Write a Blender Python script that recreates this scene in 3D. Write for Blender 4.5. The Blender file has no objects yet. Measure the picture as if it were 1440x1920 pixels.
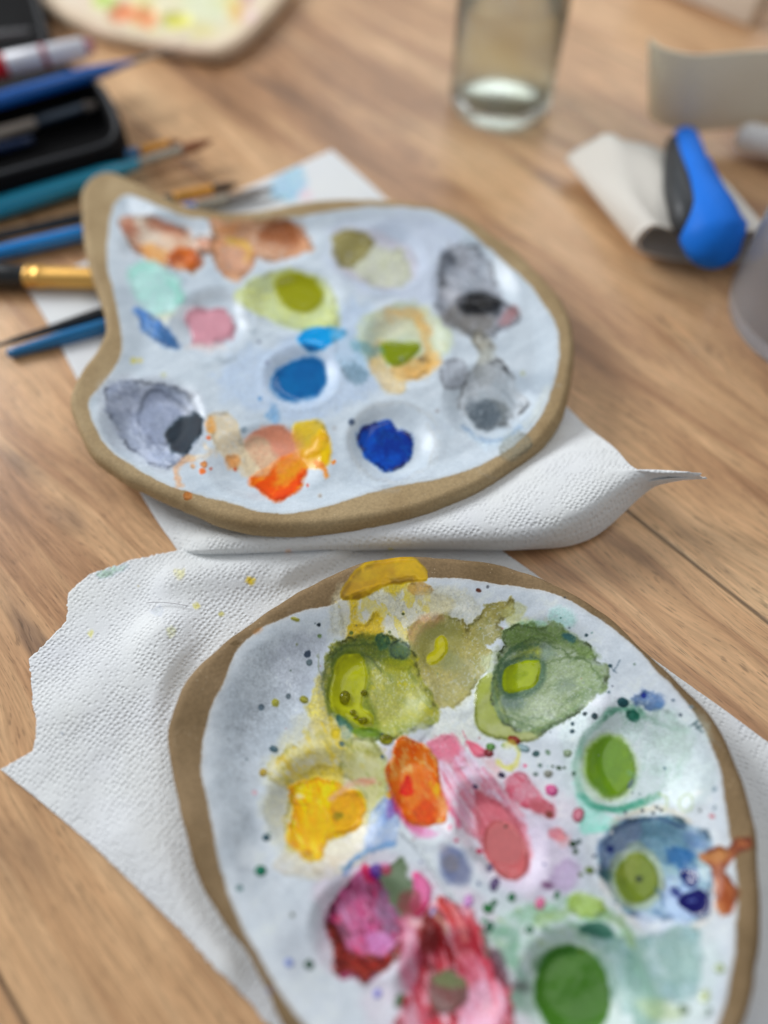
import bpy, math, numpy as np
from mathutils import Vector, Matrix
C = bpy.context.scene.collection
sc = bpy.context.scene
rng = np.random.default_rng(7)
PITCH = math.radians(59.3); CH = .28; FPX = 1397.0
cp, sp = math.cos(PITCH), math.sin(PITCH)

# ---------------------------------------------------------------- camera geometry: traced pixel -> point at its own height
def P(x, y, z=0.0):
    dx = (x-720)/FPX; v = (960-y)/FPX
    dy = cp+v*sp; dz = -sp+v*cp
    t = (z-CH)/dz
    return (dx*t, dy*t, z)
def PV(pts, z=0.0): return np.array([P(q[0], q[1], q[2] if len(q) > 2 else z) for q in pts])
def unproject(co):
    x, y, z = co[:, 0], co[:, 1], co[:, 2]-CH
    dep = y*cp - z*sp
    v = y*sp + z*cp
    return 720+FPX*x/dep, 960-FPX*v/dep

# ---------------------------------------------------------------- numpy noise
def _hash(ix, iy, seed):
    h = (ix.astype(np.int64)*374761393 + iy.astype(np.int64)*668265263 + seed*1442695041) & 0xffffffff
    h = ((h ^ (h >> 13))*1274126177) & 0xffffffff
    return ((h ^ (h >> 16)) & 0xffff)/65535.0
def vnoise(x, y, seed=0):
    ix = np.floor(x); iy = np.floor(y); fx = x-ix; fy = y-iy
    fx = fx*fx*(3-2*fx); fy = fy*fy*(3-2*fy)
    a = _hash(ix, iy, seed); b = _hash(ix+1, iy, seed); c = _hash(ix, iy+1, seed); d = _hash(ix+1, iy+1, seed)
    return (a*(1-fx)+b*fx)*(1-fy)+(c*(1-fx)+d*fx)*fy
def fbm(x, y, seed=0, octv=4):
    s = 0; a = .5; t = 0
    for o in range(octv):
        s = s+a*vnoise(x*2**o+o*17.3, y*2**o-o*9.1, seed+o*31); t += a; a *= .55
    return s/t
def sstep(a, b, x):
    t = np.clip((x-a)/(b-a), 0, 1); return t*t*(3-2*t)

# ---------------------------------------------------------------- 2-D shapes
def catmull(pts, n=8, closed=True):
    pts = np.asarray(pts, float); m = len(pts); out = []
    rngk = range(m) if closed else range(m-1)
    for i in rngk:
        g = (lambda k: pts[k % m]) if closed else (lambda k: pts[min(max(k, 0), m-1)])
        p0, p1, p2, p3 = g(i-1), g(i), g(i+1), g(i+2)
        for k in range(n):
            t = k/n
            out.append(.5*((2*p1)+(-p0+p2)*t+(2*p0-5*p1+4*p2-p3)*t*t+(-p0+3*p1-3*p2+p3)*t**3))
    if not closed: out.append(pts[-1])
    return np.array(out)
def sdf_poly(x, y, poly, closed=True):
    d = np.full(x.shape, 1e18); inside = np.zeros(x.shape, bool)
    n = len(poly)
    for i in range(n if closed else n-1):
        ax, ay = poly[i][:2]; bx, by = poly[(i+1) % n][:2]
        ex, ey = bx-ax, by-ay; wx, wy = x-ax, y-ay
        t = np.clip((wx*ex+wy*ey)/(ex*ex+ey*ey+1e-20), 0, 1)
        d = np.minimum(d, (wx-ex*t)**2+(wy-ey*t)**2)
        if closed and ey != 0:
            c = ((ay > y) != (by > y)) & (x < ex*(y-ay)/ey+ax)
            inside ^= c
    d = np.sqrt(d)
    return np.where(inside, -d, d) if closed else d
def grid_sdf(x, y, poly, res=220, pad=.1):
    lo = poly.min(0)[:2]; hi = poly.max(0)[:2]; s = hi-lo; lo = lo-s*pad; hi = hi+s*pad
    gx = np.linspace(lo[0], hi[0], res); gy = np.linspace(lo[1], hi[1], res)
    X, Y = np.meshgrid(gx, gy); D = sdf_poly(X.ravel(), Y.ravel(), poly).reshape(res, res)
    u = np.clip((x-lo[0])/(hi[0]-lo[0])*(res-1), 0, res-1.001); v = np.clip((y-lo[1])/(hi[1]-lo[1])*(res-1), 0, res-1.001)
    i = u.astype(int); j = v.astype(int); fu = u-i; fv = v-j
    return (D[j, i]*(1-fu)+D[j, i+1]*fu)*(1-fv)+(D[j+1, i]*(1-fu)+D[j+1, i+1]*fu)*fv
def ell(cx, cy, rx, ry, rot=0, n=18):
    a = np.linspace(0, 2*math.pi, n, endpoint=False); r = math.radians(rot)
    return np.stack([cx+rx*np.cos(a)*math.cos(r)-ry*np.sin(a)*math.sin(r), cy+rx*np.cos(a)*math.sin(r)+ry*np.sin(a)*math.cos(r)], 1)

# ---------------------------------------------------------------- materials
def lin(c):
    c = np.asarray(c, float)/255.0
    return np.where(c <= .04045, c/12.92, ((c+.055)/1.055)**2.4)
LIT = .745        # how bright a white thing reads under this light
def alb(c, k=1.0):
    v = lin(c)/LIT*k
    return tuple(float(min(max(q, .004), .9)) for q in v)+(1.0,)
def newmat(name):
    m = bpy.data.materials.new(name); m.use_nodes = True
    nt = m.node_tree; b = nt.nodes['Principled BSDF']; return m, nt, b
def N(nt, t, **kw):
    n = nt.nodes.new(t)
    for k, v in kw.items():
        if k in n.inputs.keys() if hasattr(n.inputs, 'keys') else False: n.inputs[k].default_value = v
        else: setattr(n, k, v)
    return n
def simple(name, col, rough=.5, metal=0, noise=.08, scale=300, bump=0.0, coat=0, **kw):
    m, nt, b = newmat(name)
    tc = N(nt, 'ShaderNodeTexCoord'); nz = N(nt, 'ShaderNodeTexNoise'); nz.inputs['Scale'].default_value = scale; nz.inputs['Detail'].default_value = 5
    nt.links.new(tc.outputs['Object'], nz.inputs['Vector'])
    mx = N(nt, 'ShaderNodeMix', data_type='RGBA'); c = alb(col)
    mx.inputs[6].default_value = tuple(q*(1-noise) for q in c[:3])+(1,)
    mx.inputs[7].default_value = tuple(min(1, q*(1+noise)) for q in c[:3])+(1,)
    nt.links.new(nz.outputs['Fac'], mx.inputs[0]); nt.links.new(mx.outputs[2], b.inputs['Base Color'])
    b.inputs['Roughness'].default_value = rough; b.inputs['Metallic'].default_value = metal
    b.inputs['Coat Weight'].default_value = coat
    if bump:
        bp = N(nt, 'ShaderNodeBump'); bp.inputs['Strength'].default_value = 1; bp.inputs['Distance'].default_value = bump
        nt.links.new(nz.outputs['Fac'], bp.inputs['Height']); nt.links.new(bp.outputs['Normal'], b.inputs['Normal'])
    for k, v in kw.items(): b.inputs[k.replace('_', ' ')].default_value = v
    return m
def painted(name, bump=.00006, speck=0.0, scale=1500, spec=.5, clay=False):
    m, nt, b = newmat(name)
    at = N(nt, 'ShaderNodeAttribute'); at.attribute_name = 'paint'
    ar = N(nt, 'ShaderNodeAttribute'); ar.attribute_name = 'gloss'
    tc = N(nt, 'ShaderNodeTexCoord')
    nz = N(nt, 'ShaderNodeTexNoise'); nz.inputs['Scale'].default_value = scale; nz.inputs['Detail'].default_value = 4
    nt.links.new(tc.outputs['Object'], nz.inputs['Vector'])
    rp = N(nt, 'ShaderNodeMapRange'); rp.inputs['From Min'].default_value = .3; rp.inputs['From Max'].default_value = .7
    rp.inputs['To Min'].default_value = .93 if not clay else .85; rp.inputs['To Max'].default_value = 1.05 if not clay else 1.12
    nt.links.new(nz.outputs['Fac'], rp.inputs['Value'])
    vm = N(nt, 'ShaderNodeVectorMath', operation='SCALE'); nt.links.new(at.outputs['Color'], vm.inputs[0]); nt.links.new(rp.outputs[0], vm.inputs['Scale'])
    last = vm.outputs[0]
    if clay:
        v2 = N(nt, 'ShaderNodeTexVoronoi'); v2.inputs['Scale'].default_value = 620; nt.links.new(tc.outputs['Object'], v2.inputs['Vector'])
        r2 = N(nt, 'ShaderNodeMapRange'); r2.inputs['From Min'].default_value = .10; r2.inputs['From Max'].default_value = .22; r2.inputs['To Min'].default_value = .55; r2.inputs['To Max'].default_value = 0
        nt.links.new(v2.outputs['Distance'], r2.inputs['Value'])
        n3 = N(nt, 'ShaderNodeTexNoise'); n3.inputs['Scale'].default_value = 130; nt.links.new(tc.outputs['Object'], n3.inputs['Vector'])
        r3 = N(nt, 'ShaderNodeMapRange'); r3.inputs['From Min'].default_value = .5; r3.inputs['From Max'].default_value = .62; nt.links.new(n3.outputs['Fac'], r3.inputs['Value'])
        mu = N(nt, 'ShaderNodeMath', operation='MULTIPLY'); nt.links.new(r2.outputs[0], mu.inputs[0]); nt.links.new(r3.outputs[0], mu.inputs[1])
        mx = N(nt, 'ShaderNodeMix', data_type='RGBA'); nt.links.new(mu.outputs[0], mx.inputs[0]); nt.links.new(last, mx.inputs[6]); mx.inputs[7].default_value = (.62, .50, .34, 1)
        last = mx.outputs[2]
    nt.links.new(last, b.inputs['Base Color']); nt.links.new(ar.outputs['Fac'], b.inputs['Roughness'])
    b.inputs['Specular IOR Level'].default_value = spec
    bp = N(nt, 'ShaderNodeBump'); bp.inputs['Strength'].default_value = 1; bp.inputs['Distance'].default_value = bump
    nt.links.new(nz.outputs['Fac'], bp.inputs['Height']); nt.links.new(bp.outputs['Normal'], b.inputs['Normal'])
    return m
M_CLAY = painted('raw_clay', bump=.00022, scale=900, spec=.25, clay=True)
M_GLAZE = painted('white_glaze', bump=.00005, scale=1300)
M_PAINT = painted('dried_paint', bump=.00005, scale=1600)
M_WET = painted('wet_paint', bump=.0, scale=500, spec=.30)

def paper_mat():
    m, nt, b = newmat('embossed_paper')
    at = N(nt, 'ShaderNodeAttribute'); at.attribute_name = 'paint'
    tc = N(nt, 'ShaderNodeTexCoord')
    mp = N(nt, 'ShaderNodeMapping'); mp.inputs['Rotation'].default_value = (0, 0, .5); mp.inputs['Scale'].default_value = (1, 1.25, .6)
    nt.links.new(tc.outputs['Object'], mp.inputs['Vector'])
    vo = N(nt, 'ShaderNodeTexVoronoi'); vo.inputs['Scale'].default_value = 500; vo.inputs['Randomness'].default_value = .40
    wz = N(nt, 'ShaderNodeTexNoise'); wz.inputs['Scale'].default_value = 160; nt.links.new(mp.outputs[0], wz.inputs['Vector']); wa = N(nt, 'ShaderNodeVectorMath', operation='MULTIPLY_ADD'); nt.links.new(wz.outputs['Color'], wa.inputs[0]); wa.inputs[1].default_value = (.0016, .0016, .0016); nt.links.new(mp.outputs[0], wa.inputs[2]); nt.links.new(wa.outputs[0], vo.inputs['Vector'])
    mr = N(nt, 'ShaderNodeMapRange', interpolation_type='SMOOTHSTEP'); mr.inputs['From Min'].default_value = -.1; mr.inputs['From Max'].default_value = .62
    nt.links.new(vo.outputs['Distance'], mr.inputs['Value'])
    nz = N(nt, 'ShaderNodeTexNoise'); nz.inputs['Scale'].default_value = 1600; nz.inputs['Detail'].default_value = 3; nt.links.new(tc.outputs['Object'], nz.inputs['Vector'])
    pres = N(nt, 'ShaderNodeTexNoise'); pres.inputs['Scale'].default_value = 45; nt.links.new(tc.outputs['Object'], pres.inputs['Vector'])
    pr = N(nt, 'ShaderNodeMapRange'); pr.inputs['From Min'].default_value = .35; pr.inputs['From Max'].default_value = .65; pr.inputs['To Min'].default_value = .75; nt.links.new(pres.outputs['Fac'], pr.inputs['Value'])
    m1 = N(nt, 'ShaderNodeMath', operation='MULTIPLY'); nt.links.new(mr.outputs[0], m1.inputs[0]); nt.links.new(pr.outputs[0], m1.inputs[1])
    ad = N(nt, 'ShaderNodeMath', operation='MULTIPLY_ADD'); nt.links.new(nz.outputs['Fac'], ad.inputs[0]); ad.inputs[1].default_value = .25; nt.links.new(m1.outputs[0], ad.inputs[2])
    bp = N(nt, 'ShaderNodeBump'); bp.inputs['Strength'].default_value = 1; bp.inputs['Distance'].default_value = .00046
    nt.links.new(ad.outputs[0], bp.inputs['Height']); nt.links.new(bp.outputs['Normal'], b.inputs['Normal'])
    nt.links.new(at.outputs['Color'], b.inputs['Base Color']); b.inputs['Roughness'].default_value = .9; b.inputs['Specular IOR Level'].default_value = .15
    b.inputs['Sheen Weight'].default_value = .15
    return m
M_PAPER = paper_mat()

def wood_mat():
    m, nt, b = newmat('laminate_wood')
    L = nt.links.new
    tc = N(nt, 'ShaderNodeTexCoord')
    mp = N(nt, 'ShaderNodeMapping'); mp.inputs['Rotation'].default_value = (0, 0, -math.radians(42.5)); L(tc.outputs['Object'], mp.inputs['Vector'])
    sx = N(nt, 'ShaderNodeSeparateXYZ'); L(mp.outputs[0], sx.inputs[0])     # X = across boards, Y = along
    def math_(op, a, bb=None, c=None):
        n = N(nt, 'ShaderNodeMath', operation=op)
        for i, q in enumerate((a, bb, c)):
            if q is None: continue
            if isinstance(q, (int, float)): n.inputs[i].default_value = q
            else: L(q, n.inputs[i])
        return n.outputs[0]
    W = .2858
    vv = math_('ADD', sx.outputs['X'], .0947); vd = math_('DIVIDE', vv, W); fl = math_('FLOOR', vd); fr = math_('SUBTRACT', vd, fl)
    wn = N(nt, 'ShaderNodeTexWhiteNoise', noise_dimensions='1D'); L(fl, wn.inputs['W'])
    off = math_('MULTIPLY', wn.outputs['Value'], 3.7)
    # warped coordinates
    def comb(xs, ys, extra):
        cx = math_('MULTIPLY', sx.outputs['X'], xs); cy = math_('MULTIPLY_ADD', sx.outputs['Y'], ys, extra); cz = off
        cb = N(nt, 'ShaderNodeCombineXYZ'); L(cx, cb.inputs[0]); L(cy, cb.inputs[1]); L(cz, cb.inputs[2]); return cb.outputs[0]
    def noise(vec, det=4, rough=.55, dist=0.0):
        n = N(nt, 'ShaderNodeTexNoise'); n.inputs['Scale'].default_value = 1; n.inputs['Detail'].default_value = det; n.inputs['Roughness'].default_value = rough; n.inputs['Distortion'].default_value = dist
        L(vec, n.inputs['Vector']); return n.outputs['Fac']
    broad = noise(comb(16, 2.6, 0), 3, .5, .6)
    warp = noise(comb(22, 4.5, 3.1), 2, .5)
    gx = math_('MULTIPLY_ADD', warp, .042, sx.outputs['X'])
    cb = N(nt, 'ShaderNodeCombineXYZ'); L(math_('MULTIPLY', gx, 90), cb.inputs[0]); L(math_('MULTIPLY', sx.outputs['Y'], 7), cb.inputs[1]); L(off, cb.inputs[2])
    bands = noise(cb.outputs[0], 4, .6, .3)
    cb2 = N(nt, 'ShaderNodeCombineXYZ'); L(math_('MULTIPLY', gx, 900), cb2.inputs[0]); L(math_('MULTIPLY', sx.outputs['Y'], 46), cb2.inputs[1]); L(off, cb2.inputs[2])
    fine = noise(cb2.outputs[0], 3, .6)
    cb3 = N(nt, 'ShaderNodeCombineXYZ'); L(math_('MULTIPLY', gx, 1700), cb3.inputs[0]); L(math_('MULTIPLY', sx.outputs['Y'], 150), cb3.inputs[1]); L(off, cb3.inputs[2])
    pore = noise(cb3.outputs[0], 2, .5)
    mixv = math_('ADD', math_('MULTIPLY', broad, .55), math_('MULTIPLY', bands, .45))
    ramp = N(nt, 'ShaderNodeValToRGB'); L(mixv, ramp.inputs[0]); e = ramp.color_ramp.elements
    e[0].position = .30; e[0].color = alb((126, 92, 64)); e[1].position = .72; e[1].color = alb((216, 184, 144))
    for ps, c in ((.42, (164, 124, 90)), (.50, (190, 151, 112)), (.60, (205, 168, 128))):
        q = ramp.color_ramp.elements.new(ps); q.color = alb(c)
    # dark mineral streaks
    st = noise(comb(42, 5.2, 8.0), 3, .5, .9)
    sr = N(nt, 'ShaderNodeMapRange', interpolation_type='SMOOTHSTEP'); sr.inputs['From Min'].default_value = .57; sr.inputs['From Max'].default_value = .74; sr.inputs['To Max'].default_value = .72; L(st, sr.inputs['Value'])
    mxa = N(nt, 'ShaderNodeMix', data_type='RGBA'); L(sr.outputs[0], mxa.inputs[0]); L(ramp.outputs[0], mxa.inputs[6]); mxa.inputs[7].default_value = alb((96, 74, 62))
    fr_ = N(nt, 'ShaderNodeMapRange'); fr_.inputs['From Min'].default_value = .3; fr_.inputs['From Max'].default_value = .7; fr_.inputs['To Min'].default_value = .74; fr_.inputs['To Max'].default_value = 1.13; L(fine, fr_.inputs['Value'])
    po = N(nt, 'ShaderNodeMapRange'); po.inputs['From Min'].default_value = .58; po.inputs['From Max'].default_value = .70; po.inputs['To Min'].default_value = 1.0; po.inputs['To Max'].default_value = .62; L(pore, po.inputs['Value'])
    hue = math_('MULTIPLY_ADD', wn.outputs['Value'], .08, .95)
    k = math_('MULTIPLY', math_('MULTIPLY', fr_.outputs[0], po.outputs[0]), hue)
    # joint between boards
    e1 = math_('MINIMUM', fr, math_('SUBTRACT', 1.0, fr)); e2 = math_('MULTIPLY', e1, W)
    js = N(nt, 'ShaderNodeMapRange', interpolation_type='SMOOTHSTEP'); js.inputs['From Min'].default_value = .0002; js.inputs['From Max'].default_value = .0014; js.inputs['To Min'].default_value = .30; js.inputs['To Max'].default_value = 1; L(e2, js.inputs['Value'])
    k2 = math_('MULTIPLY', k, js.outputs[0])
    vm = N(nt, 'ShaderNodeVectorMath', operation='SCALE'); L(mxa.outputs[2], vm.inputs[0]); L(k2, vm.inputs['Scale']); L(vm.outputs[0], b.inputs['Base Color'])
    hh = math_('ADD', math_('MULTIPLY', fine, .00010), math_('MULTIPLY', js.outputs[0], .0006))
    hh = math_('SUBTRACT', hh, math_('MULTIPLY', pore, .00008))
    bp = N(nt, 'ShaderNodeBump'); bp.inputs['Strength'].default_value = .7; bp.inputs['Distance'].default_value = 1; L(hh, bp.inputs['Height']); L(bp.outputs[0], b.inputs['Normal'])
    rr = math_('MULTIPLY_ADD', fine, .12, .24); L(rr, b.inputs['Roughness']); b.inputs['Specular IOR Level'].default_value = .42
    return m

# ---------------------------------------------------------------- objects
def link(name, me, mat=None, parent=None, label=None):
    o = bpy.data.objects.new(name, me); C.objects.link(o)
    if mat is not None and me is not None:
        me.materials.clear(); me.materials.append(mat)
    if parent is not None: o.parent = parent
    if label: o['label'] = label
    return o
def tag(o, label, cat, group=None):
    o['label'] = label; o['category'] = cat
    if group: o['group'] = group
    return o
def empty(name, loc=(0, 0, 0)):
    o = bpy.data.objects.new(name, None); C.objects.link(o); o.location = loc; o.empty_display_size = .01; return o
def mesh_from(name, co, faces, smooth=True):
    me = bpy.data.meshes.new(name)
    me.from_pydata([tuple(map(float, c)) for c in co], [], [tuple(map(int, f)) for f in faces])
    me.update()
    if smooth: me.shade_smooth()
    return me
def np_mesh(name, co, quads, attrs=None, normals=None):
    me = bpy.data.meshes.new(name)
    n, f = len(co), len(quads)
    me.vertices.add(n); me.vertices.foreach_set('co', np.ascontiguousarray(co, dtype=np.float32).ravel())
    me.loops.add(f*4); me.loops.foreach_set('vertex_index', np.ascontiguousarray(quads, dtype=np.int32).ravel())
    me.polygons.add(f); me.polygons.foreach_set('loop_start', np.arange(0, f*4, 4, dtype=np.int32))
    try: me.polygons.foreach_set('loop_total', np.full(f, 4, dtype=np.int32))
    except Exception: pass
    me.update(calc_edges=True); me.validate()
    me.shade_smooth()
    for k, (typ, arr) in (attrs or {}).items():
        a = me.attributes.new(k, typ, 'POINT')
        a.data.foreach_set('color' if typ == 'FLOAT_COLOR' else 'value', np.ascontiguousarray(arr, dtype=np.float32).ravel())
    if normals is not None:
        me.normals_split_custom_set_from_vertices([tuple(v) for v in normals.tolist()])
    return me

# ---------------------------------------------------------------- paint on a height field
class Canvas:
    def __init__(s, co, X, Y, scale=1.0):
        s.co = co; s.X = X; s.Y = Y; n = len(X)
        s.C = np.zeros((n, 3)); s.R = np.full(n, .5); s.H = np.zeros(n); s.L = np.zeros(n, np.int32); s.parts = []; s.blur = .8
    def blob(s, pts, col, a=1.0, soft=3, warp=7, ws=26, rim=.25, rw=4, gran=.25, col2=None, part=None, wet=False, seed=None, h=0.0, smooth=True, rough=None, streak=(), width=None, gs=5, grow=None):
        if wet and h == 0: h = .00045
        seed = len(s.parts)*7+int(abs(pts[0][0])*3+abs(pts[0][1])*5) if seed is None else seed
        pts = np.asarray(pts, float)
        pad = warp+soft+3+(width or 0)
        lo = pts.min(0)-pad; hi = pts.max(0)+pad
        idx = np.nonzero((s.X > lo[0]) & (s.X < hi[0]) & (s.Y > lo[1]) & (s.Y < hi[1]))[0]
        if len(idx) == 0: return
        x = s.X[idx]; y = s.Y[idx]
        wx = x+warp*2*(fbm(x/ws, y/ws, seed, 5)-.5)*1.6; wy = y+warp*2*(fbm(x/ws+40, y/ws, seed+5, 5)-.5)*1.6
        hw = min(3.4, warp*.5); wx = wx+hw*2*(fbm(x/7, y/7, seed+61, 3)-.5); wy = wy+hw*2*(fbm(x/7+9, y/7, seed+67, 3)-.5)
        if width: d = sdf_poly(wx, wy, catmull(pts, 6, False), False)-width/2*(.7+.6*fbm(x/30, y/30, seed+2, 2))
        else: d = sdf_poly(wx, wy, catmull(pts, 4) if (smooth and len(pts) < 17) else pts)
        big = float(np.ptp(pts, axis=0).min()) if not width else 0
        d = d-(grow if grow is not None else min(4.0, big*.07))
        soft = soft+(s.blur if soft > 1.3 else 0)
        al = sstep(soft, -soft, d)
        g = fbm(x/gs, y/gs, seed+9, 3); g2 = fbm(x/38, y/38, seed+19, 4)
        if gran >= .2 and not wet: al = al*(1-.38*sstep(.60, .74, fbm(x/3.6, y/3.6, seed+81, 2)))
        alp = a*al*(1-gran*np.clip((g*.5+g2*.9-.35)*1.6, 0, 1))
        c = np.tile(np.asarray(col, float), (len(idx), 1))
        if gran > .05 and not wet: c = c*(1+gran*.55*(fbm(x/3.2, y/3.2, seed+71, 2)-.5)*1.6+gran*.5*(fbm(x/16, y/16, seed+73, 3)-.5))[:, None]
        if not wet and gran > .15:
            tide = np.abs(((fbm(x/45, y/45, seed+77, 3)*7) % 1)-.5); c = c*(1-.10*sstep(.10, 0, tide))[:, None]
        if col2 is not None:
            k = sstep(.36, .64, g2)[:, None]; c = c*(1-k)+np.asarray(col2, float)*k
        for (sc_, an_, L_, W_, th_, ka) in streak:
            q_ = math.radians(an_); uu = (x*math.cos(q_)+y*math.sin(q_))/L_; vv = (-x*math.sin(q_)+y*math.cos(q_))/W_
            kk = (sstep(th_, th_+.07, fbm(uu, vv, seed+int(L_*7+W_*3+an_)+200, 4))*ka)[:, None]; c = c*(1-kk)+np.asarray(sc_, float)*kk
        if rim:
            e = np.exp(-((d+rw*.8)/rw)**2)*rim*1.25*sstep(.34, .66, fbm(x/24, y/24, seed+3, 3)); c = c*(1-np.clip(e, 0, .8))[:, None]
            alp = np.clip(alp*(1+.5*e), 0, 1)
        alp = np.clip(alp, 0, 1)[:, None]
        s.C[idx] = s.C[idx]*(1-alp)+c*alp
        al1 = al*min(1, a+.2)
        r = rough if rough is not None else (.16 if wet else .42)
        s.R[idx] = s.R[idx]*(1-al1)+r*al1
        s.H[idx] += h*sstep(2, -7, d)
        if not width and a > .75 and warp > 2: s.H[idx] += .00007*np.exp(-((d+2)/2.6)**2)
        if part:
            pid = len(s.parts)+1; s.parts.append((part, wet)); s.L[idx[d < 0]] = pid
    def stroke(s, pts, w, col, **k):
        k.setdefault('rim', 0); k.setdefault('warp', 4); s.blob(pts, col, width=w, smooth=False, **k)
    def dot(s, x, y, r, col, ry=None, **k):
        k.setdefault('warp', 1.2); k.setdefault('soft', 1.2); k.setdefault('rim', .2); k.setdefault('rw', 2); k.setdefault('gran', .1)
        s.blob(ell(x, y, r, ry or r, 20, 10), col, **k)

def slab(name, parent, outline, ztop, thick, nang, nrad, glaze, wells, paintfn, claycol, glazecol, dish=.0022, dish_w=.012, round_r=.0038, rag=2.5, seed=3, bowl=(0, .02), lump=.00025, glaze_warp=.0012):
    W = catmull(PV(outline, ztop), 12)[:, :2]
    seg = np.linalg.norm(np.roll(W, -1, 0)-W, axis=1); cum = np.concatenate([[0], np.cumsum(seg)])
    s = np.linspace(0, cum[-1], nang, endpoint=False); Wc = np.vstack([W, W[:1]])
    O = np.stack([np.interp(s, cum, Wc[:, 0]), np.interp(s, cum, Wc[:, 1])], 1)
    cen = O.mean(0)
    dirn = O-cen; dl = np.linalg.norm(dirn, axis=1, keepdims=True)
    O = O+dirn/dl*((fbm(O[:, 0]*90, O[:, 1]*90, seed, 3)-.5)*.0016)[:, None]
    t = np.concatenate([np.linspace(.004, .95, nrad), 1-.05*np.linspace(.96, 0, 26)**1.35])
    co = cen+(O-cen)[None]*t[:, None, None]
    co = co.reshape(-1, 2)
    d = -grid_sdf(co[:, 0], co[:, 1], O[::max(1, nang//260)], 260)
    d[-nang:] = 0
    G = catmull(PV(glaze, ztop), 8)[:, :2]
    gw = glaze_warp*2*((fbm(co[:, 0]*95, co[:, 1]*95, seed+4, 5)*.8+.2*fbm(co[:, 0]*900, co[:, 1]*900, seed+6, 3))-.5)
    dg = -grid_sdf(co[:, 0], co[:, 1], G, 260)+gw
    dgs = dg-gw
    z = np.full(len(co), ztop)
    r = np.clip(round_r-d, 0, round_r); z -= round_r-np.sqrt(np.clip(round_r**2-r**2, 0, None))
    z -= dish*sstep(-.001, dish_w, dgs)
    z -= bowl[0]*sstep(.001, bowl[1], d)
    for (x, y, rx, ry, dep, rot) in wells:
        c0 = np.array(P(x, y, ztop-dish-bowl[0])[:2]); c1 = np.array(P(x+rx, y, ztop-dish)[:2]); c2 = np.array(P(x, y+ry, ztop-dish)[:2])
        ax = np.linalg.norm(c1-c0); ay = np.linalg.norm(c2-c0); a = math.radians(rot)
        q = co-c0; u = (q[:, 0]*math.cos(a)+q[:, 1]*math.sin(a))/ax; v = (-q[:, 0]*math.sin(a)+q[:, 1]*math.cos(a))/ay
        rr = np.sqrt(u*u+v*v); z -= 1.18*dep*sstep(1.10, .55, rr)*sstep(-.001, .006, dgs+.002)
        z += .00025*np.exp(-((rr-1.13)/.10)**2)*(dgs > .002)
    z += lump*2*(fbm(co[:, 0]*75, co[:, 1]*75, seed+11, 3)-.5)
    z += .00012*(fbm(co[:, 0]*420, co[:, 1]*420, seed+12, 3)-.5)*(dg > 0)
    z += .00016*sstep(-.0003, .0003, dg)                         # the glaze coat stands proud of the clay
    top = np.column_stack([co, z])
    X, Y = unproject(top)
    cv = Canvas(top, X, Y)
    n1 = np.clip((fbm(co[:, 0]*48, co[:, 1]*48, seed+21, 5)-.5)*2.2+.5, -.3, 1.4)[:, None]
    cv.C[:] = np.asarray(claycol[0])*(1-n1)+np.asarray(claycol[1])*n1
    cv.R[:] = .72
    g = sstep(-.00025, .00035, dg)
    n2 = fbm(co[:, 0]*110, co[:, 1]*110, seed+31, 4); n3 = fbm(co[:, 0]*700, co[:, 1]*700, seed+33, 2)
    gc = np.asarray(glazecol[0])*(1-n2)[:, None]+np.asarray(glazecol[1])*n2[:, None]
    thin = np.exp(-(dg/.0012)**2)*.14
    gc = gc*(1-thin[:, None])+np.asarray(claycol[1])*thin[:, None]
    an = .6; sxx = co[:, 0]*math.cos(an)+co[:, 1]*math.sin(an); syy = -co[:, 0]*math.sin(an)+co[:, 1]*math.cos(an)
    st1 = fbm(sxx*60, syy*340, seed+41, 4); st2 = fbm(co[:, 0]*38, co[:, 1]*38, seed+43, 4); gm = (-22*sstep(.5, .78, st2)+(st1-.5)*16+(n3-.5)*11)[:, None]
    gc += gm*np.array([1.06, 1.0, .92])
    cv.C[:] = cv.C*(1-g[:, None])+gc*g[:, None]
    cv.R[:] = cv.R*(1-g)+.38*g
    cv.g = g; cv.dg = dg
    base_parts = [('clay_body', M_CLAY, None), ('glaze_surface', M_GLAZE, None)]
    paintfn(cv)
    top[:, 2] += cv.H
    lab = np.where(cv.L > 0, cv.L+1, np.where(g > .5, 1, 0))
    # side and underside
    rings = []
    zl = top[-nang:, 2]
    zb = ztop-thick
    outn = (O-cen)/np.linalg.norm(O-cen, axis=1, keepdims=True)
    zr = ztop-round_r
    for k, (f, inset) in enumerate(((.25, -.0003), (.5, -.0004), (.75, .0002), (.93, .0012), (1.0, .0030))):
        rings.append(np.column_stack([O-outn*inset, zl*(1-f)+zb*f]))
    rings.append(np.column_stack([cen+(O-cen)*.5, np.full(nang, zb)])); rings.append(np.column_stack([cen+(O-cen)*.01, np.full(nang, zb)]))
    allco = np.vstack([top]+rings)
    nr = len(allco)//nang
    i = np.arange(nang); j = (i+1) % nang
    quads = np.vstack([np.column_stack([k*nang+i, (k+1)*nang+i, (k+1)*nang+j, k*nang+j]) for k in range(nr-1)])
    c0 = len(allco); allco = np.vstack([allco, [[cen[0], cen[1], top[:nang, 2].mean()]]])
    ex = len(allco)-len(top)
    col = np.vstack([cv.C, np.tile(np.asarray(claycol[0], float), (ex, 1))])
    nn = fbm(allco[len(top):, 0]*90, allco[len(top):, 1]*90, 5, 3)[:, None]
    col[len(top):] = np.asarray(claycol[0])*(1-nn)+np.asarray(claycol[1])*nn
    col[-1] = cv.C[:nang].mean(0)
    rough = np.concatenate([cv.R, np.full(ex, .75)]); rough[-1] = cv.R[0]
    lab = np.concatenate([lab, np.zeros(ex, int)]); lab[-1] = lab[0]
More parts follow.
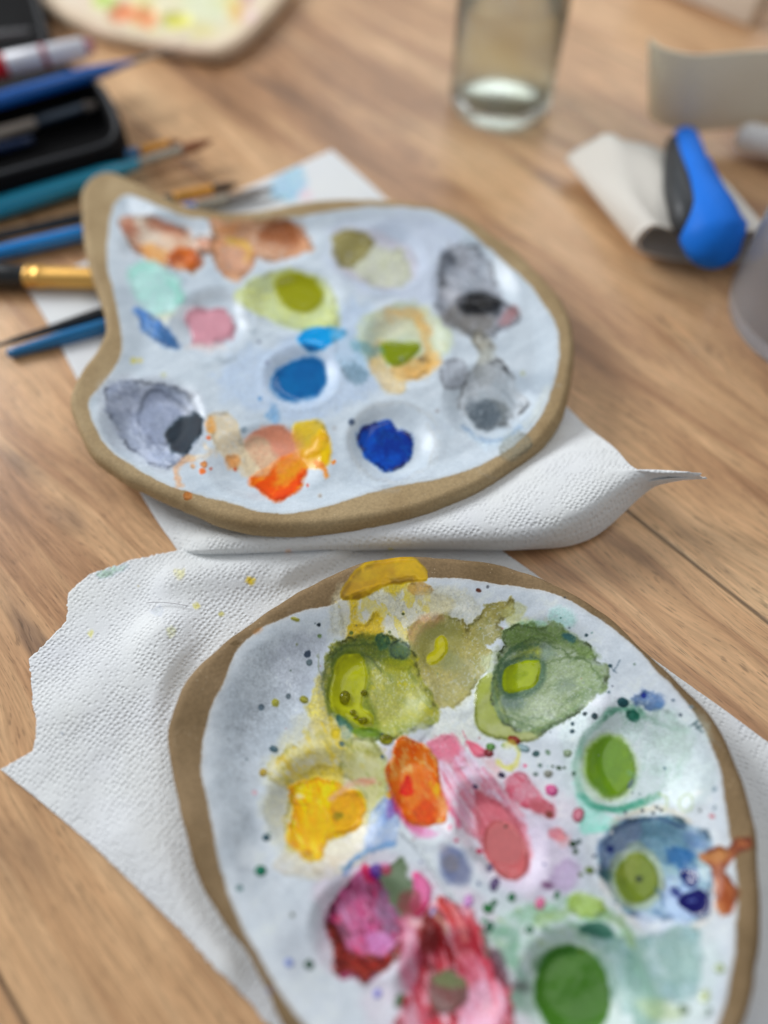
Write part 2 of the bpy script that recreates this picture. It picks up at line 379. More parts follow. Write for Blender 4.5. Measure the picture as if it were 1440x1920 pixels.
    linc = lin(np.clip(col, 0, 255))/LIT*.92-.012; lum = linc.mean(1, keepdims=True); linc = lum+(linc-lum)*1.08; linc = np.clip(linc, .004, .88); rgba = np.column_stack([linc, np.ones(len(linc))])
    # hub cap as thin quads (pairs of sectors)
    hub = np.array([[c0, k, (k+1) % nang, (k+2) % nang] for k in range(0, nang, 2)])
    quads = np.vstack([quads, hub])
    full = np_mesh(name+'_tmp', allco, quads)
    nrm = np.zeros(len(allco)*3, np.float32); full.vertex_normals.foreach_get('vector', nrm); nrm = nrm.reshape(-1, 3)
    bpy.data.meshes.remove(full)
    flab = np.sort(lab[quads], axis=1)[:, 2]
    for L_ in np.unique(flab):
        fq = quads[flab == L_]; used, inv = np.unique(fq, return_inverse=True); fq2 = inv.reshape(fq.shape)
        if L_ < 2: pn, mt, lb = base_parts[L_]
        else:
            lb, wet = cv.parts[L_-2]; pn = 'paint_puddle' if wet else 'paint_patch'; mt = M_WET if wet else M_PAINT
        if L_ >= 2 and len(fq) < 30: pn = 'paint_spot'
        me = np_mesh(pn, allco[used], fq2, {'paint': ('FLOAT_COLOR', rgba[used]), 'gloss': ('FLOAT', rough[used])}, nrm[used])
        link(pn, me, mt, parent, lb)
    return cv

# ================================================================ TABLE
Wd = 1.6
tb = mesh_from('table_top', [(-Wd, -1.0, 0), (Wd, -1.0, 0), (Wd, 1.9, 0), (-Wd, 1.9, 0), (-Wd, -1.0, -.03), (Wd, -1.0, -.03), (Wd, 1.9, -.03), (-Wd, 1.9, -.03)],
               [(0, 1, 2, 3), (7, 6, 5, 4), (0, 4, 5, 1), (1, 5, 6, 2), (2, 6, 7, 3), (3, 7, 4, 0)], False)
t = link('table_top', tb, wood_mat()); t['kind'] = 'structure'; t['label'] = 'wood grain table top of wide light brown boards'

# ================================================================ UPPER PALETTE
OUT1 = [(150,400),(150,355),(175,325),(210,318),(250,335),(300,360),(360,383),(430,394),(500,388),(570,374),(640,369),(720,371),(800,380),(860,396),(920,430),(980,476),(1030,528),(1066,580),(1080,640),(1073,715),(1052,780),(1006,838),(938,886),(860,926),(780,955),(690,975),(600,985),(500,987),(420,974),(352,948),(285,917),(220,886),(168,846),(138,790),(128,740),(150,690),(180,650),(195,610),(185,560),(165,500),(155,450)]
GL1 = [(205,400),(213,375),(240,362),(280,378),(340,400),(400,412),(470,415),(540,405),(620,393),(700,385),(780,390),(830,400),(890,440),(950,490),(1000,540),(1035,590),(1050,640),(1045,700),(1025,760),(1000,800),(950,845),(880,880),(800,900),(720,915),(640,940),(560,960),(500,962),(440,945),(380,930),(300,905),(250,875),(200,835),(172,790),(165,750),(190,715),(215,680),(228,640),(220,580),(205,520),(198,460)]
WELL1 = [(285,790,88,78,.0040,0),(500,868,105,66,.0028,0),(736,830,82,72,.0034,0),(565,705,66,52,.0026,0),(915,755,82,68,.0030,0),(890,545,78,86,.0030,0),(712,485,82,56,.0026,0),(762,645,78,72,.0030,0),(552,562,88,56,.0030,0),(398,605,72,62,.0028,0),(500,450,90,46,.0024,0),(310,455,76,46,.0024,0)]
def paint1(c):
    c.blur = 2.0
    B, S, D = c.blob, c.stroke, c.dot
    # faint dirty rings round the wells and brush marks in the glaze
    for (x, y, rx, ry, dp, r) in WELL1:
        S(ell(x, y, rx*1.02, ry*1.02, 0, 22), 4, (150,160,172), a=.30, soft=3, gran=.8, seed=int(x))
    for k in range(26):
        x0, y0 = rng.uniform(240, 1000), rng.uniform(420, 900); an = rng.uniform(-.7, .5); l = rng.uniform(30, 120)
        S([(x0,y0),(x0+l*.5*math.cos(an), y0+l*.5*math.sin(an)+6),(x0+l*math.cos(an), y0+l*math.sin(an))], rng.uniform(2, 6), (162,172,188), a=.28, soft=2, gran=.6, seed=k)
    B([(620,600),(660,560),(700,610),(720,700),(640,760),(520,780),(430,740),(420,680),(520,640)], (165,188,222), a=.5, soft=14, rim=0, warp=16, part='pale blue wash around the mid blue puddle')
    B([(700,405),(800,410),(860,440),(840,560),(740,560),(640,520),(620,440)], (176,184,214), a=.35, soft=14, rim=0, warp=14)
    # rust / ochre row
    B([(228,415),(248,408),(283,411),(314,422),(342,428),(370,442),(412,446),(415,467),(377,474),(375,494),(363,506),(342,503),(307,494),(276,481),(255,470),(241,453)], (178,112,76), col2=(208,170,138), rim=.45, rw=5, warp=7, gran=.3, part='rust brown and beige patch in the top left well', streak=[((156,80,50),20,26,9,.58,.7),((226,206,184),20,24,10,.58,.6)])
    B(ell(278,434,25,20,20), (214,202,186), a=.9, soft=7, rim=0, gran=.5)
    B(ell(290,474,26,11,25), (214,152,78), a=.8, soft=5, rim=0)
    B(ell(322,452,22,12,20), (222,200,178), a=.5, soft=6, rim=0)
    B(ell(346,486,29,17,14), (150,62,20), a=.95, soft=6, rim=.15, col2=(190,88,30), wet=True)
    B(ell(333,487,13,10,0), (126,58,28), a=.7, soft=6, rim=0)
    B([(398,415),(432,415),(485,418),(530,414),(561,428),(581,456),(568,473),(519,489),(495,487),(488,474),(474,494),(453,522),(429,518),(408,494),(405,474),(401,446)], (200,142,100), col2=(188,122,78), rim=.3, warp=7, gran=.3, part='peach and brown patch in the second well of the top row', streak=[((176,106,64),10,26,12,.58,.6),((220,180,150),20,24,12,.6,.6)])
    B(ell(530,437,38,20,8), (140,76,38), a=.92, soft=9, rim=0, gran=.3)
    B(ell(425,431,22,9,0), (196,128,70), a=.7, soft=6, rim=0)
    B(ell(300,425,30,9,12), (160,84,56), a=.6, soft=6, rim=0, warp=6); B(ell(246,428,14,12,0), (158,86,62), a=.7, soft=5, rim=0, warp=5)
    S([(429,452),(450,456),(464,470),(462,487)], 13, (216,178,70), a=.9, soft=3)
    B(ell(446,488,26,24,30), (206,158,134), a=.6, soft=4, rim=.25)
    # mint, blue leaf, pink
    B([(245,505),(262,495),(292,500),(320,515),(340,540),(343,562),(325,580),(300,592),(278,575),(255,548)], (170,214,206), col2=(158,210,198), rim=.12, soft=5, warp=8, gran=.4, part='mint green patch by the left notch')
    S([(248,515),(260,500),(282,502)], 12, (132,200,184), a=.7, soft=5); S([(322,530),(338,552),(332,572)], 14, (128,196,180), a=.7, soft=6)
    B(ell(312,594,22,8,-25), (206,204,170), a=.7, soft=5, rim=0)
    B([(252,579),(280,592),(306,612),(325,637),(332,651),(314,649),(287,633),(266,612)], (72,122,190), col2=(110,150,206), rim=.3, warp=5, gran=.35, part='small blue leaf shaped patch by the left notch')
    B([(300,610),(318,628),(331,650),(312,647),(300,630)], (24,78,128), a=.85, soft=4, rim=0)
    S(ell(408,606,60,52,10,20), 9, (165,174,182), a=.6, soft=5, gran=.6)
    S([(370,560),(395,548),(425,552)], 20, (178,186,194), a=.7, soft=6, gran=.4)
    S([(455,590),(470,604),(474,618)], 12, (118,132,142), a=.75, soft=5)
    S([(405,672),(425,678),(440,668)], 8, (120,134,144), a=.6, soft=4, gran=.6)
    B(ell(350,584,22,11,15), (222,222,230), a=.9, soft=4, rim=0)
    B([(352,590),(385,582),(420,585),(437,605),(432,632),(400,642),(370,646),(358,620)], (206,150,162), col2=(198,138,150), rim=.18, soft=4, warp=5, gran=.15, part='dusty pink puddle', wet=True)
    B(ell(385,652,36,7,5), (216,208,206), a=.7, soft=4, rim=0)
    # lime and olive
    B([(443,560),(485,522),(537,510),(600,523),(628,560),(633,608),(596,618),(548,612),(498,590)], (192,200,124), col2=(182,194,120), rim=.2, soft=4, warp=6, gran=.35, part='pale lime wash around the olive puddle')
    B(ell(561,547,44,33,18), (140,142,22), rim=.05, soft=5, warp=4, gran=.05, wet=True, part='olive green puddle in the upper middle well')
    # bright cyan, blue
    B([(560,638),(575,620),(610,614),(645,622),(628,638),(602,652),(580,656)], (20,152,224), rim=.12, warp=4, gran=.05, part='bright cyan dab', wet=True, h=.0003)
    B([(568,644),(590,650),(598,655),(580,657)], (10,72,120), a=.9, soft=2, rim=0, warp=2)
    B([(511,716),(527,692),(558,676),(594,675),(608,700),(602,730),(572,747),(530,746),(514,732)], (34,100,156), col2=(28,90,148), rim=.05, soft=5, warp=4, gran=.05, wet=True, part='mid blue puddle in the centre well')
    B(ell(513,776,13,11,0), (104,150,192), a=.8, soft=5, rim=.1)
    D(487,748,4,(110,150,190)); D(458,806,5,(140,160,175),soft=3)
    B([(625,622),(660,626),(690,650),(690,700),(676,718),(650,700),(632,665)], (150,180,202), col2=(170,194,214), a=.75, rim=.3, soft=5, warp=8, gran=.4, part='grey blue smudge beside the cyan dab')
    B([(645,685),(668,690),(684,708),(672,718),(650,704)], (98,126,144), a=.8, soft=4, rim=0)
    # khaki leaf
    B([(622,440),(660,432),(712,442),(765,470),(778,505),(755,533),(690,530),(640,502)], (192,178,186), a=.55, soft=6, rim=.25, warp=8, gran=.4)
    B([(663,492),(688,466),(732,466),(764,492),(760,525),(724,535),(685,524)], (188,192,166), rim=.15, soft=4, warp=6, gran=.3, part='pale sage patch in the top middle well')
    B([(627,443),(663,437),(699,452),(688,474),(652,499),(634,488)], (136,126,62), rim=.2, soft=4, warp=5, gran=.2, part='khaki patch in the top middle well')
    # yellow / orange ring
    B(ell(758,636,84,64,0), (198,200,158), col2=(186,196,150), a=.85, rim=.1, soft=6, warp=8, gran=.4, part='pale yellow patch ringed with orange')
    S([(735,590),(775,588),(796,612),(802,650),(812,682),(788,704),(752,700)], 22, (208,164,96), a=.85, soft=4, gran=.3, warp=6)
    B(ell(772,690,40,19,-12), (206,158,84), a=.85, soft=4, rim=.3, rw=4)
    B([(700,655),(716,645),(722,690),(745,700),(755,728),(720,732),(710,700),(695,690)], (224,194,134), a=.85, soft=4, rim=.1)
    B([(716,645),(780,645),(777,665),(752,682),(730,680)], (122,136,24), rim=.08, soft=3, warp=3, gran=.05, wet=True, part='moss green puddle inside the orange ring')
    B(ell(690,654,30,10,12), (96,146,156), a=.7, soft=5, rim=0)
    B(ell(735,610,30,16,0), (208,208,184), a=.6, soft=8, rim=0)
    # greys
    B([(829,484),(847,463),(887,459),(907,484),(930,513),(936,542),(941,557),(970,585),(941,614),(894,629),(854,607),(829,607),(822,557),(829,520)], (152,156,166), col2=(132,138,150), rim=.35, rw=6, soft=4, warp=11, gran=.35, part='large grey patch with a black centre', streak=[((98,104,116),40,30,10,.58,.6),((188,192,200),40,26,12,.6,.6)])
    B(ell(838,480,13,14,0), (62,68,78), a=.9, soft=6, rim=0, warp=8)
    B(ell(880,598,46,24,8), (98,94,90), a=.85, soft=7, rim=.2, warp=8)
    B(ell(898,570,44,20,5), (14,16,20), a=.98, soft=6, rim=0, warp=6, wet=True, part='black puddle at the right side')
    B(ell(955,597,22,10,-40), (142,92,94), a=.85, soft=4, rim=.2, warp=5)
    B(ell(848,560,20,14,20), (196,196,204), a=.5, soft=6, rim=0)
    B([(890,622),(905,625),(925,648),(918,668),(912,700),(890,700),(902,665),(888,640)], (142,138,124), rim=.3, soft=3, warp=5, gran=.4)
    B([(905,655),(925,655),(930,690),(915,715),(895,705)], (186,192,188), a=.8, rim=.2, soft=4)
    B(ell(851,704,26,28,0), (150,156,166), rim=.2, soft=3, warp=5, gran=.2, part='small grey round spot')
    B([(862,742),(880,705),(920,680),(958,700),(968,740),(985,760),(960,790),(950,800),(890,798),(866,770)], (168,174,180), col2=(150,158,164), rim=.45, soft=4, warp=10, gran=.4, part='lighter grey patch below the black puddle', streak=[((120,128,136),50,26,9,.58,.6),((198,204,210),50,26,10,.6,.6)])
    B([(874,765),(915,755),(950,762),(948,785),(930,800),(895,798)], (72,84,94), a=.95, soft=5, rim=0, warp=8, col2=(92,98,100))
    S([(870,800),(900,824),(945,822),(975,800)], 6, (122,152,186), a=.7, soft=3, gran=.3); S([(880,818),(915,838),(960,825)], 10, (190,208,222), a=.7, soft=4)
    B(ell(965,836,30,20,-35), (128,130,118), a=.6, soft=4, rim=.15, warp=7, rough=.6)
    S([(985,800),(1010,770),(1025,730)], 14, (196,200,190), a=.5, soft=6)
    # dark well
    B([(185,735),(205,715),(260,705),(320,715),(365,740),(385,790),(372,830),(345,862),(305,885),(262,868),(225,835),(200,800)], (206,212,224), a=.5, soft=7, rim=.15, warp=8)
    B([(198,727),(228,719),(272,719),(322,727),(355,745),(373,777),(373,813),(351,846),(333,864),(300,875),(264,857),(239,828),(210,792),(198,759)], (144,154,178), col2=(120,130,154), rim=.4, rw=4, soft=3, warp=8, gran=.45, part='slate grey wash in the lower left well', streak=[((184,192,212),40,36,14,.54,.7),((98,108,132),50,30,8,.62,.6)])
    B([(272,742),(300,735),(330,755),(350,775),(335,810),(300,830),(272,815),(262,780)], (128,138,162), a=.8, soft=5, rim=.3, warp=8, gran=.3)
    S([(264,775),(268,748),(290,733),(315,738),(337,760),(358,772)], 5, (72,82,98), a=.85, soft=2, warp=5)
    S([(262,775),(258,800),(270,825),(282,842)], 4, (92,102,122), a=.75, soft=2, warp=7)
    S([(204,728),(240,735),(262,728)], 3, (98,108,134), a=.7, soft=2, warp=6); S([(225,738),(245,775),(258,810)], 3, (118,128,152), a=.6, soft=2, warp=8)
    S([(300,722),(345,742),(370,780),(370,812)], 9, (86,96,110), a=.7, soft=4, warp=5)
    B([(315,813),(328,794),(352,786),(366,776),(376,792),(370,817),(352,843),(336,850),(319,839)], (22,38,48), rim=.1, soft=3, warp=5, gran=.05, wet=True, rough=.65, part='dark slate puddle in the lower left well')
    # oranges
    S([(337,912),(334,886),(345,868),(362,860)], 13, (226,156,98), a=.85, soft=2, gran=.4, warp=7)
    S([(385,835),(400,852),(372,862),(352,862)], 9, (222,200,168), a=.7, soft=3, gran=.4, warp=6)
    B([(393,785),(420,776),(442,795),(455,828),(492,838),(512,876),(492,900),(468,893),(440,872),(415,848),(400,815)], (208,194,166), col2=(200,182,148), rim=.2, soft=3, warp=6, gran=.25, part='beige wash beside the orange puddle', streak=[((222,210,190),30,24,12,.58,.5)])
    B(ell(398,797,7,13,-15), (238,160,72), a=.85, soft=3, rim=.1)
    B(ell(438,869,13,12,0), (230,146,70), a=.85, soft=4, rim=.15)
    B([(460,826),(500,802),(530,803),(558,832),(562,862),(520,882),(485,868)], (204,136,112), col2=(198,124,98), rim=.15, soft=3, warp=4, gran=.15, part='salmon pink patch above the orange puddle')
    B([(470,898),(500,880),(540,858),(568,872),(562,905),(540,930),(515,936),(495,920)], (216,86,30), col2=(206,70,24), rim=.12, soft=3, warp=4, gran=.05, wet=True, part='red orange puddle', streak=[((236,130,40),150,26,8,.6,.6)])
    B([(518,884),(552,850),(596,848),(592,872),(560,880),(535,912)], (240,150,40), a=.9, soft=4, rim=0, warp=5)
    B([(553,803),(580,791),(604,799),(610,830),(594,852),(562,848)], (206,176,62), rim=.15, soft=3, warp=4, wet=True, part='mustard yellow dab')
    B([(604,810),(615,832),(610,870),(586,872),(572,852),(590,842)], (246,182,14), rim=.05, soft=3, warp=4, wet=True, part='golden yellow dab beside the mustard one', h=.0003)
    S([(592,866),(606,878),(612,890)], 12, (226,128,34), a=.95, soft=2)
    for x, y, r, q in ((380,884,5,(222,110,50)),(383,872,6,(228,150,90)),(440,880,3,(220,100,50)),(391,822,4,(224,110,60)),(352,931,7,(170,110,60)),(625,867,4,(230,130,50)),(577,911,3,(220,120,110)),(396,879,2.5,(220,90,50)),(362,872,4,(226,180,140))): D(x,y,r,q,warp=2.5)
    S([(505,812),(545,822),(556,850),(530,880)], 30, (214,142,112), a=.55, soft=8, warp=6); S([(520,905),(550,880),(585,850),(600,825)], 22, (240,156,44), a=.7, soft=7, warp=6); S([(560,815),(585,808),(600,835)], 20, (212,176,56), a=.6, soft=7)
    B([(455,835),(490,825),(515,860),(505,888),(470,888)], (206,188,156), a=.8, soft=6, rim=.1, warp=6, gran=.2); S([(497,885),(530,862),(555,858)], 8, (222,150,90), a=.6, soft=4)
    # cobalt
    S(ell(738,828,84,74,0,22), 5, (176,178,176), a=.55, soft=3, gran=.6, warp=5)
    S([(800,795),(815,830),(805,865)], 5, (160,160,156), a=.5, soft=2.5, gran=.5)
    B([(672,812),(690,799),(720,794),(735,800),(745,812),(768,814),(771,845),(750,874),(720,878),(690,857),(675,835)], (24,78,170), col2=(14,52,132), rim=.35, rw=4, soft=2.5, warp=5, gran=.05, wet=True, h=.0006, part='thick cobalt blue puddle in the lower middle well', streak=[((50,116,206),40,22,10,.58,.7),((10,34,96),40,22,10,.6,.7)])
    for x, y, r, q in ((659,792,5,(60,80,110)),(753,674,3,(120,130,140)),(250,676,5,(196,190,110)),(262,676,4,(206,196,130)),(307,702,4,(190,196,170)),(627,802,4,(170,175,180)),(980,700,4,(180,190,170)),(486,640,3,(140,150,170)),(500,680,3,(130,140,165)),(820,770,3,(170,170,175)),(600,930,3,(190,180,170))): D(x,y,r,q,soft=2)
pal1 = empty('paint_palette', P(600, 680, .010))
tag(pal1, 'upper handmade clay palette with a notched left edge and blue, grey and orange puddles', 'palette', 'handmade ceramic palettes')
holder1 = pal1
def reparent(root, fn):
    before = set(C.objects); fn()
    for o in C.objects:
        if o not in before and o.parent is root: o.matrix_parent_inverse = Matrix.Translation(root.location).inverted()
reparent(pal1, lambda: slab('p1', pal1, OUT1, .021, .0105, 1360, 215, GL1, WELL1, paint1, ((146,126,96),(164,145,114)), ((180,192,202),(196,206,215)), seed=3, bowl=(.0018, .020)))

# ================================================================ LOWER PALETTE
OUT2 = [(700,1045),(780,1038),(880,1045),(980,1065),(1060,1100),(1140,1150),(1210,1212),(1280,1280),(1345,1350),(1392,1450),(1422,1560),(1434,1700),(1426,1820),(1400,1920),(1350,2010),(1270,2090),(1150,2150),(1000,2180),(850,2170),(720,2110),(620,2030),(545,1950),(500,1862),(462,1790),(408,1720),(368,1640),(340,1540),(318,1440),(310,1370),(330,1300),(368,1245),(420,1200),(490,1150),(560,1105),(636,1068)]
GL2 = [(500,1172),(560,1145),(620,1130),(650,1112),(700,1096),(780,1080),(860,1083),(960,1097),(1040,1115),(1110,1150),(1170,1195),(1230,1255),(1290,1320),(1330,1385),(1355,1460),(1370,1550),(1382,1640),(1384,1720),(1375,1820),(1355,1900),(1310,1980),(1220,2050),(1100,2100),(980,2110),(860,2090),(740,2050),(650,2000),(590,1945),(535,1880),(495,1810),(455,1740),(419,1650),(400,1560),(380,1470),(377,1400),(391,1330),(417,1280),(443,1222),(476,1190)]
WELL2 = [(700,1290,100,92,.0036,0),(1030,1272,108,98,.0036,0),(1192,1432,112,104,.0036,0),(1232,1626,112,100,.0038,0),(1090,1850,125,120,.0040,0),(610,1510,104,104,.0034,0),(935,1560,78,110,.0034,35),(685,1735,100,98,.0036,0),(845,1850,104,116,.0036,0),(848,1240,74,76,.0016,0),(790,1480,60,90,.0018,20)]
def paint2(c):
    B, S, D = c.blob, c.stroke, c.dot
    # left flank: greyer glaze plus slope shade painted in; dirty brush marks
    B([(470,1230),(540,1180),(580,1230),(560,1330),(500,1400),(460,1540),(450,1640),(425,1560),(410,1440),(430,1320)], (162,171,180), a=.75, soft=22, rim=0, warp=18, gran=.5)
    B(ell(560,1240,42,62,20), (166,172,186), a=.6, soft=16, rim=0, warp=14, gran=.4)  # grey shading of the left slope, painted into the glaze colour
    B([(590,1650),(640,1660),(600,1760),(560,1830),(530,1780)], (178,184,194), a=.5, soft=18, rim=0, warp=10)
    B(ell(1130,1330,34,14,-35), (178,176,188), a=.6, soft=10, rim=0)
    for k in range(44):
        x0, y0 = rng.uniform(420, 1350), rng.uniform(1130, 1900); an = rng.uniform(-.4, 1.6); l = rng.uniform(20, 90)
        S([(x0,y0),(x0+l*.5*math.cos(an)+4, y0+l*.5*math.sin(an)),(x0+l*math.cos(an), y0+l*math.sin(an))], rng.uniform(1.5, 5), (158,168,182) if k % 2 else (214,220,228), a=.35, soft=2, gran=.6, seed=k+90)
    B([(515,1250),(545,1235),(560,1300),(580,1335),(560,1350),(530,1310)], (208,216,226), a=.55, soft=9, rim=0, warp=14, gran=.6)
    for (x, y, rx, ry, dp, r) in WELL2[:9]:
        S(ell(x, y, rx*1.02, ry*1.02, r, 22), 4, (158,168,176), a=.25, soft=3, gran=.8, seed=int(x))
    for pts_, c_, a_, so in (([(520,1400),(600,1330),(640,1400),(720,1420),(730,1520),(680,1580),(600,1640),(520,1600),(490,1500)], (214,208,160), .55, 12),([(720,1400),(860,1380),(960,1430),(1060,1500),(1070,1600),(1000,1680),(920,1650),(840,1560),(760,1500)], (222,196,212), .45, 14),
        ([(930,1560),(1060,1560),(1090,1640),(1040,1690),(960,1690)], (204,190,218), .55, 12),([(900,1720),(1000,1680),(1150,1690),(1330,1740),(1330,1880),(1250,1960),(1100,1990),(960,1960),(920,1850)], (192,212,204), .6, 14),
        ([(600,1620),(700,1600),(800,1640),(900,1700),(960,1800),(980,1960),(740,1980),(680,1850),(610,1800)], (214,186,202), .45, 14),([(780,1290),(850,1320),(900,1290),(930,1360),(880,1400),(800,1390)], (212,214,190), .5, 10),
        ([(640,1110),(850,1100),(900,1160),(860,1220),(760,1230),(640,1200)], (214,210,178), .6, 9),([(1060,1380),(1120,1320),(1290,1330),(1330,1420),(1300,1520),(1120,1560),(1070,1500)], (196,216,212), .5, 10),
        ([(1110,1560),(1200,1515),(1340,1530),(1370,1640),(1340,1750),(1180,1750),(1110,1650)], (204,208,212), .5, 10)):
        B(pts_, c_, a=a_, soft=so, rim=.12, rw=6, warp=16, ws=40, gran=.5)
    # yellow running over the rim
    B([(661,1118),(731,1090),(774,1087),(812,1112),(844,1127),(835,1158),(790,1170),(760,1203),(707,1205),(652,1194),(633,1158),(636,1121)], (206,202,172), col2=(214,212,200), a=.9, rim=.15, soft=4, warp=9, gran=.5, part='pale yellow wash below the rim at the top', streak=[((220,194,52),70,30,12,.55,.75),((186,186,160),30,24,12,.6,.4)])
    S([(668,1112),(662,1140),(664,1165),(680,1190)], 14, (214,182,44), a=.9, soft=4, gran=.3, warp=6)
    B([(652,1192),(662,1172),(690,1170),(708,1150),(713,1186),(698,1204),(668,1196)], (206,172,26), a=.95, rim=.2, soft=3, warp=6, gran=.25, part='strong yellow patch above the green well')
    B([(715,1092),(760,1088),(752,1104),(735,1112),(722,1106)], (212,186,50), a=.85, rim=.1, soft=4, warp=5, gran=.3)
    B([(643,1116),(657,1091),(682,1066),(719,1049),(756,1043),(786,1062),(795,1084),(756,1087),(719,1094),(691,1109),(664,1119)], (200,164,6), col2=(182,142,4), rim=.2, rw=7, soft=2, warp=2, gran=.05, wet=True, rough=.34, grow=6, h=.0001, part='shiny dark yellow paint running over the clay rim', streak=[((138,104,4),160,60,16,.56,.4),((182,152,14),160,50,16,.60,.4)])
    B(ell(788,1103,23,12,5), (198,156,84), a=.9, rim=.35, rw=4, soft=2, warp=4, gran=.2, part='small ochre dab under the rim')
    B([(780,1112),(830,1115),(850,1130),(835,1150),(790,1140)], (206,198,160), a=.6, soft=5, rim=.1)
    # olive middle
    B([(771,1182),(792,1164),(829,1160),(860,1167),(875,1182),(896,1161),(912,1139),(958,1127),(958,1145),(927,1167),(945,1197),(903,1207),(921,1228),(912,1252),(881,1286),(854,1323),(823,1332),(802,1301),(777,1274),(771,1234)], (156,146,78), col2=(138,132,66), rim=.22, rw=3, soft=2, warp=8, gran=.3, gs=3, part='dusty olive patch with a long arm', streak=[((134,132,62),60,26,14,.58,.5),((184,174,112),50,22,14,.60,.5)])
    B([(945,1150),(975,1130),(985,1145),(960,1165)], (190,192,130), a=.7, soft=4, rim=.1)
    B([(768,1190),(775,1172),(800,1158),(832,1158),(815,1172),(790,1185),(780,1205)], (196,150,112), a=.75, soft=6, rim=.1, warp=5)
    B(ell(820,1212,44,40,0), (134,132,70), a=.7, soft=14, rim=0, gran=.1)
    B(ell(850,1240,18,16,0), (120,130,100), a=.5, soft=8, rim=0)
    B(ell(838,1290,36,30,0), (178,170,118), a=.5, soft=14, rim=0, gran=.5, gs=3)
    B([(818,1200),(832,1196),(838,1214),(830,1230),(812,1244),(802,1240),(805,1228),(817,1219)], (176,170,40), rim=.12, rw=3, soft=1.8, warp=2, gran=.05, wet=True, part='small mustard drop in the olive patch')
    # big olive green well
    B([(596,1270),(612,1300),(640,1380),(680,1400),(640,1420),(600,1400),(585,1340)], (206,190,84), a=.8, soft=5, rim=.1, warp=10, gran=.4)
    B([(618,1216),(649,1200),(676,1199),(707,1193),(731,1200),(762,1218),(778,1238),(784,1270),(806,1308),(824,1346),(800,1362),(758,1380),(719,1382),(682,1385),(664,1372),(630,1340),(615,1313),(610,1265),(613,1234)], (146,148,56), col2=(130,138,48), rim=.35, rw=4, soft=2, warp=7, gran=.25, gs=3, part='large olive green patch in the upper left well', streak=[((178,174,84),50,30,16,.58,.5),((108,120,40),60,30,12,.60,.6),((176,166,16),40,20,12,.64,.6)])
    B([(622,1222),(652,1203),(706,1197),(745,1215),(768,1245),(740,1250),(700,1235),(690,1250),(650,1225),(630,1250)], (88,108,50), a=.9, soft=7, rim=.2, warp=8, gran=.4, gs=3)
    B(ell(722,1320,48,38,20), (178,174,96), a=.6, soft=16, rim=0, gran=.5, gs=3, warp=10)
    B(ell(780,1340,26,16,20), (150,152,62), a=.6, soft=8, rim=0)
    B(ell(745,1246,24,12,20), (160,156,20), a=.6, soft=6, rim=0)
    S([(690,1240),(702,1262),(712,1290)], 12, (190,194,140), a=.6, soft=4, gran=.5)
    for a_, w_, c_ in (([(615,1240),(640,1215),(680,1208),(720,1212)],4,(70,90,48)),([(622,1260),(634,1232),(660,1222)],5,(84,104,44)),([(675,1225),(695,1235),(712,1262)],3,(80,96,60)),([(612,1250),(606,1280),(612,1320),(624,1345)],5,(94,106,72)),([(600,1232),(598,1262),(606,1290)],3,(110,120,86))): S(a_, w_, c_, a=.75, soft=1.8, warp=6, gran=.2)
    B(ell(717,1202,11,12,20), (62,104,76), a=.9, soft=2, rim=.25, part='dark green spot on the top edge of the upper left well')
    B(ell(750,1219,19,16,35), (84,112,92), a=.85, soft=3, rim=.35, warp=5)
    B([(626,1262),(634,1238),(660,1226),(684,1240),(694,1270),(688,1310),(700,1335),(706,1362),(676,1366),(640,1350),(618,1330),(616,1295)], (104,120,20), a=.85, soft=6, rim=.1, warp=3)
    B([(633,1243),(649,1232),(672,1232),(685,1254),(685,1282),(679,1303),(676,1326),(694,1341),(694,1357),(676,1359),(658,1344),(628,1329),(623,1297),(629,1265)], (172,176,4), col2=(160,164,6), rim=.12, rw=5, soft=2.5, warp=2, gran=.04, wet=True, h=.0004, part='bright yellow green puddle with bubbles')
    B([(632,1343),(648,1352),(662,1368),(658,1397),(648,1392),(640,1368)], (58,106,92), rim=.2, soft=2, warp=3, part='dark teal streak under the upper left well')
    B(ell(690,1376,28,11,4), (96,128,48), a=.9, rim=.2, soft=3, warp=4, wet=True)
    B(ell(782,1376,30,14,-20), (176,184,188), a=.6, rim=.35, soft=3, warp=5)
    # green well
    B([(945,1160),(985,1158),(1000,1170),(975,1180)], (206,208,140), a=.7, soft=5, rim=.1); B(ell(1000,1172,24,8,10), (172,220,196), a=.8, soft=4, rim=0)
    B(ell(1054,1158,24,16,10), (178,222,216), a=.85, soft=6, rim=.05, warp=6, part='pale turquoise dab near the upper rim')
    B([(892,1300),(900,1280),(925,1270),(940,1330),(965,1374),(1017,1370),(1000,1386),(941,1387),(908,1372),(894,1345)], (148,158,78), col2=(160,168,104), rim=.2, rw=3, soft=2, warp=4, gran=.15, wet=True, part='leaf shaped light olive puddle between two wells')
    B([(905,1230),(935,1220),(930,1270),(910,1260)], (176,186,150), a=.8, soft=5, rim=.1)
    B([(949,1185),(969,1169),(1009,1181),(1033,1167),(1069,1189),(1102,1209),(1118,1237),(1134,1253),(1131,1294),(1104,1314),(1077,1338),(1041,1358),(1009,1374),(965,1372),(941,1358),(924,1318),(925,1269),(937,1233),(953,1209)], (110,132,84), col2=(136,154,110), rim=.4, rw=4, soft=1.8, warp=7, gran=.3, gs=3, part='large crinkled green patch in the upper right well', streak=[((84,110,66),150,44,8,.60,.6),((164,180,144),150,36,12,.60,.5),((120,134,120),20,26,14,.62,.6)])
    B([(950,1188),(972,1172),(1035,1170),(1080,1198),(1115,1235),(1080,1225),(1040,1205),(1000,1205),(965,1215)], (104,130,66), a=.85, soft=7, rim=.15, warp=9, gran=.4, gs=3)
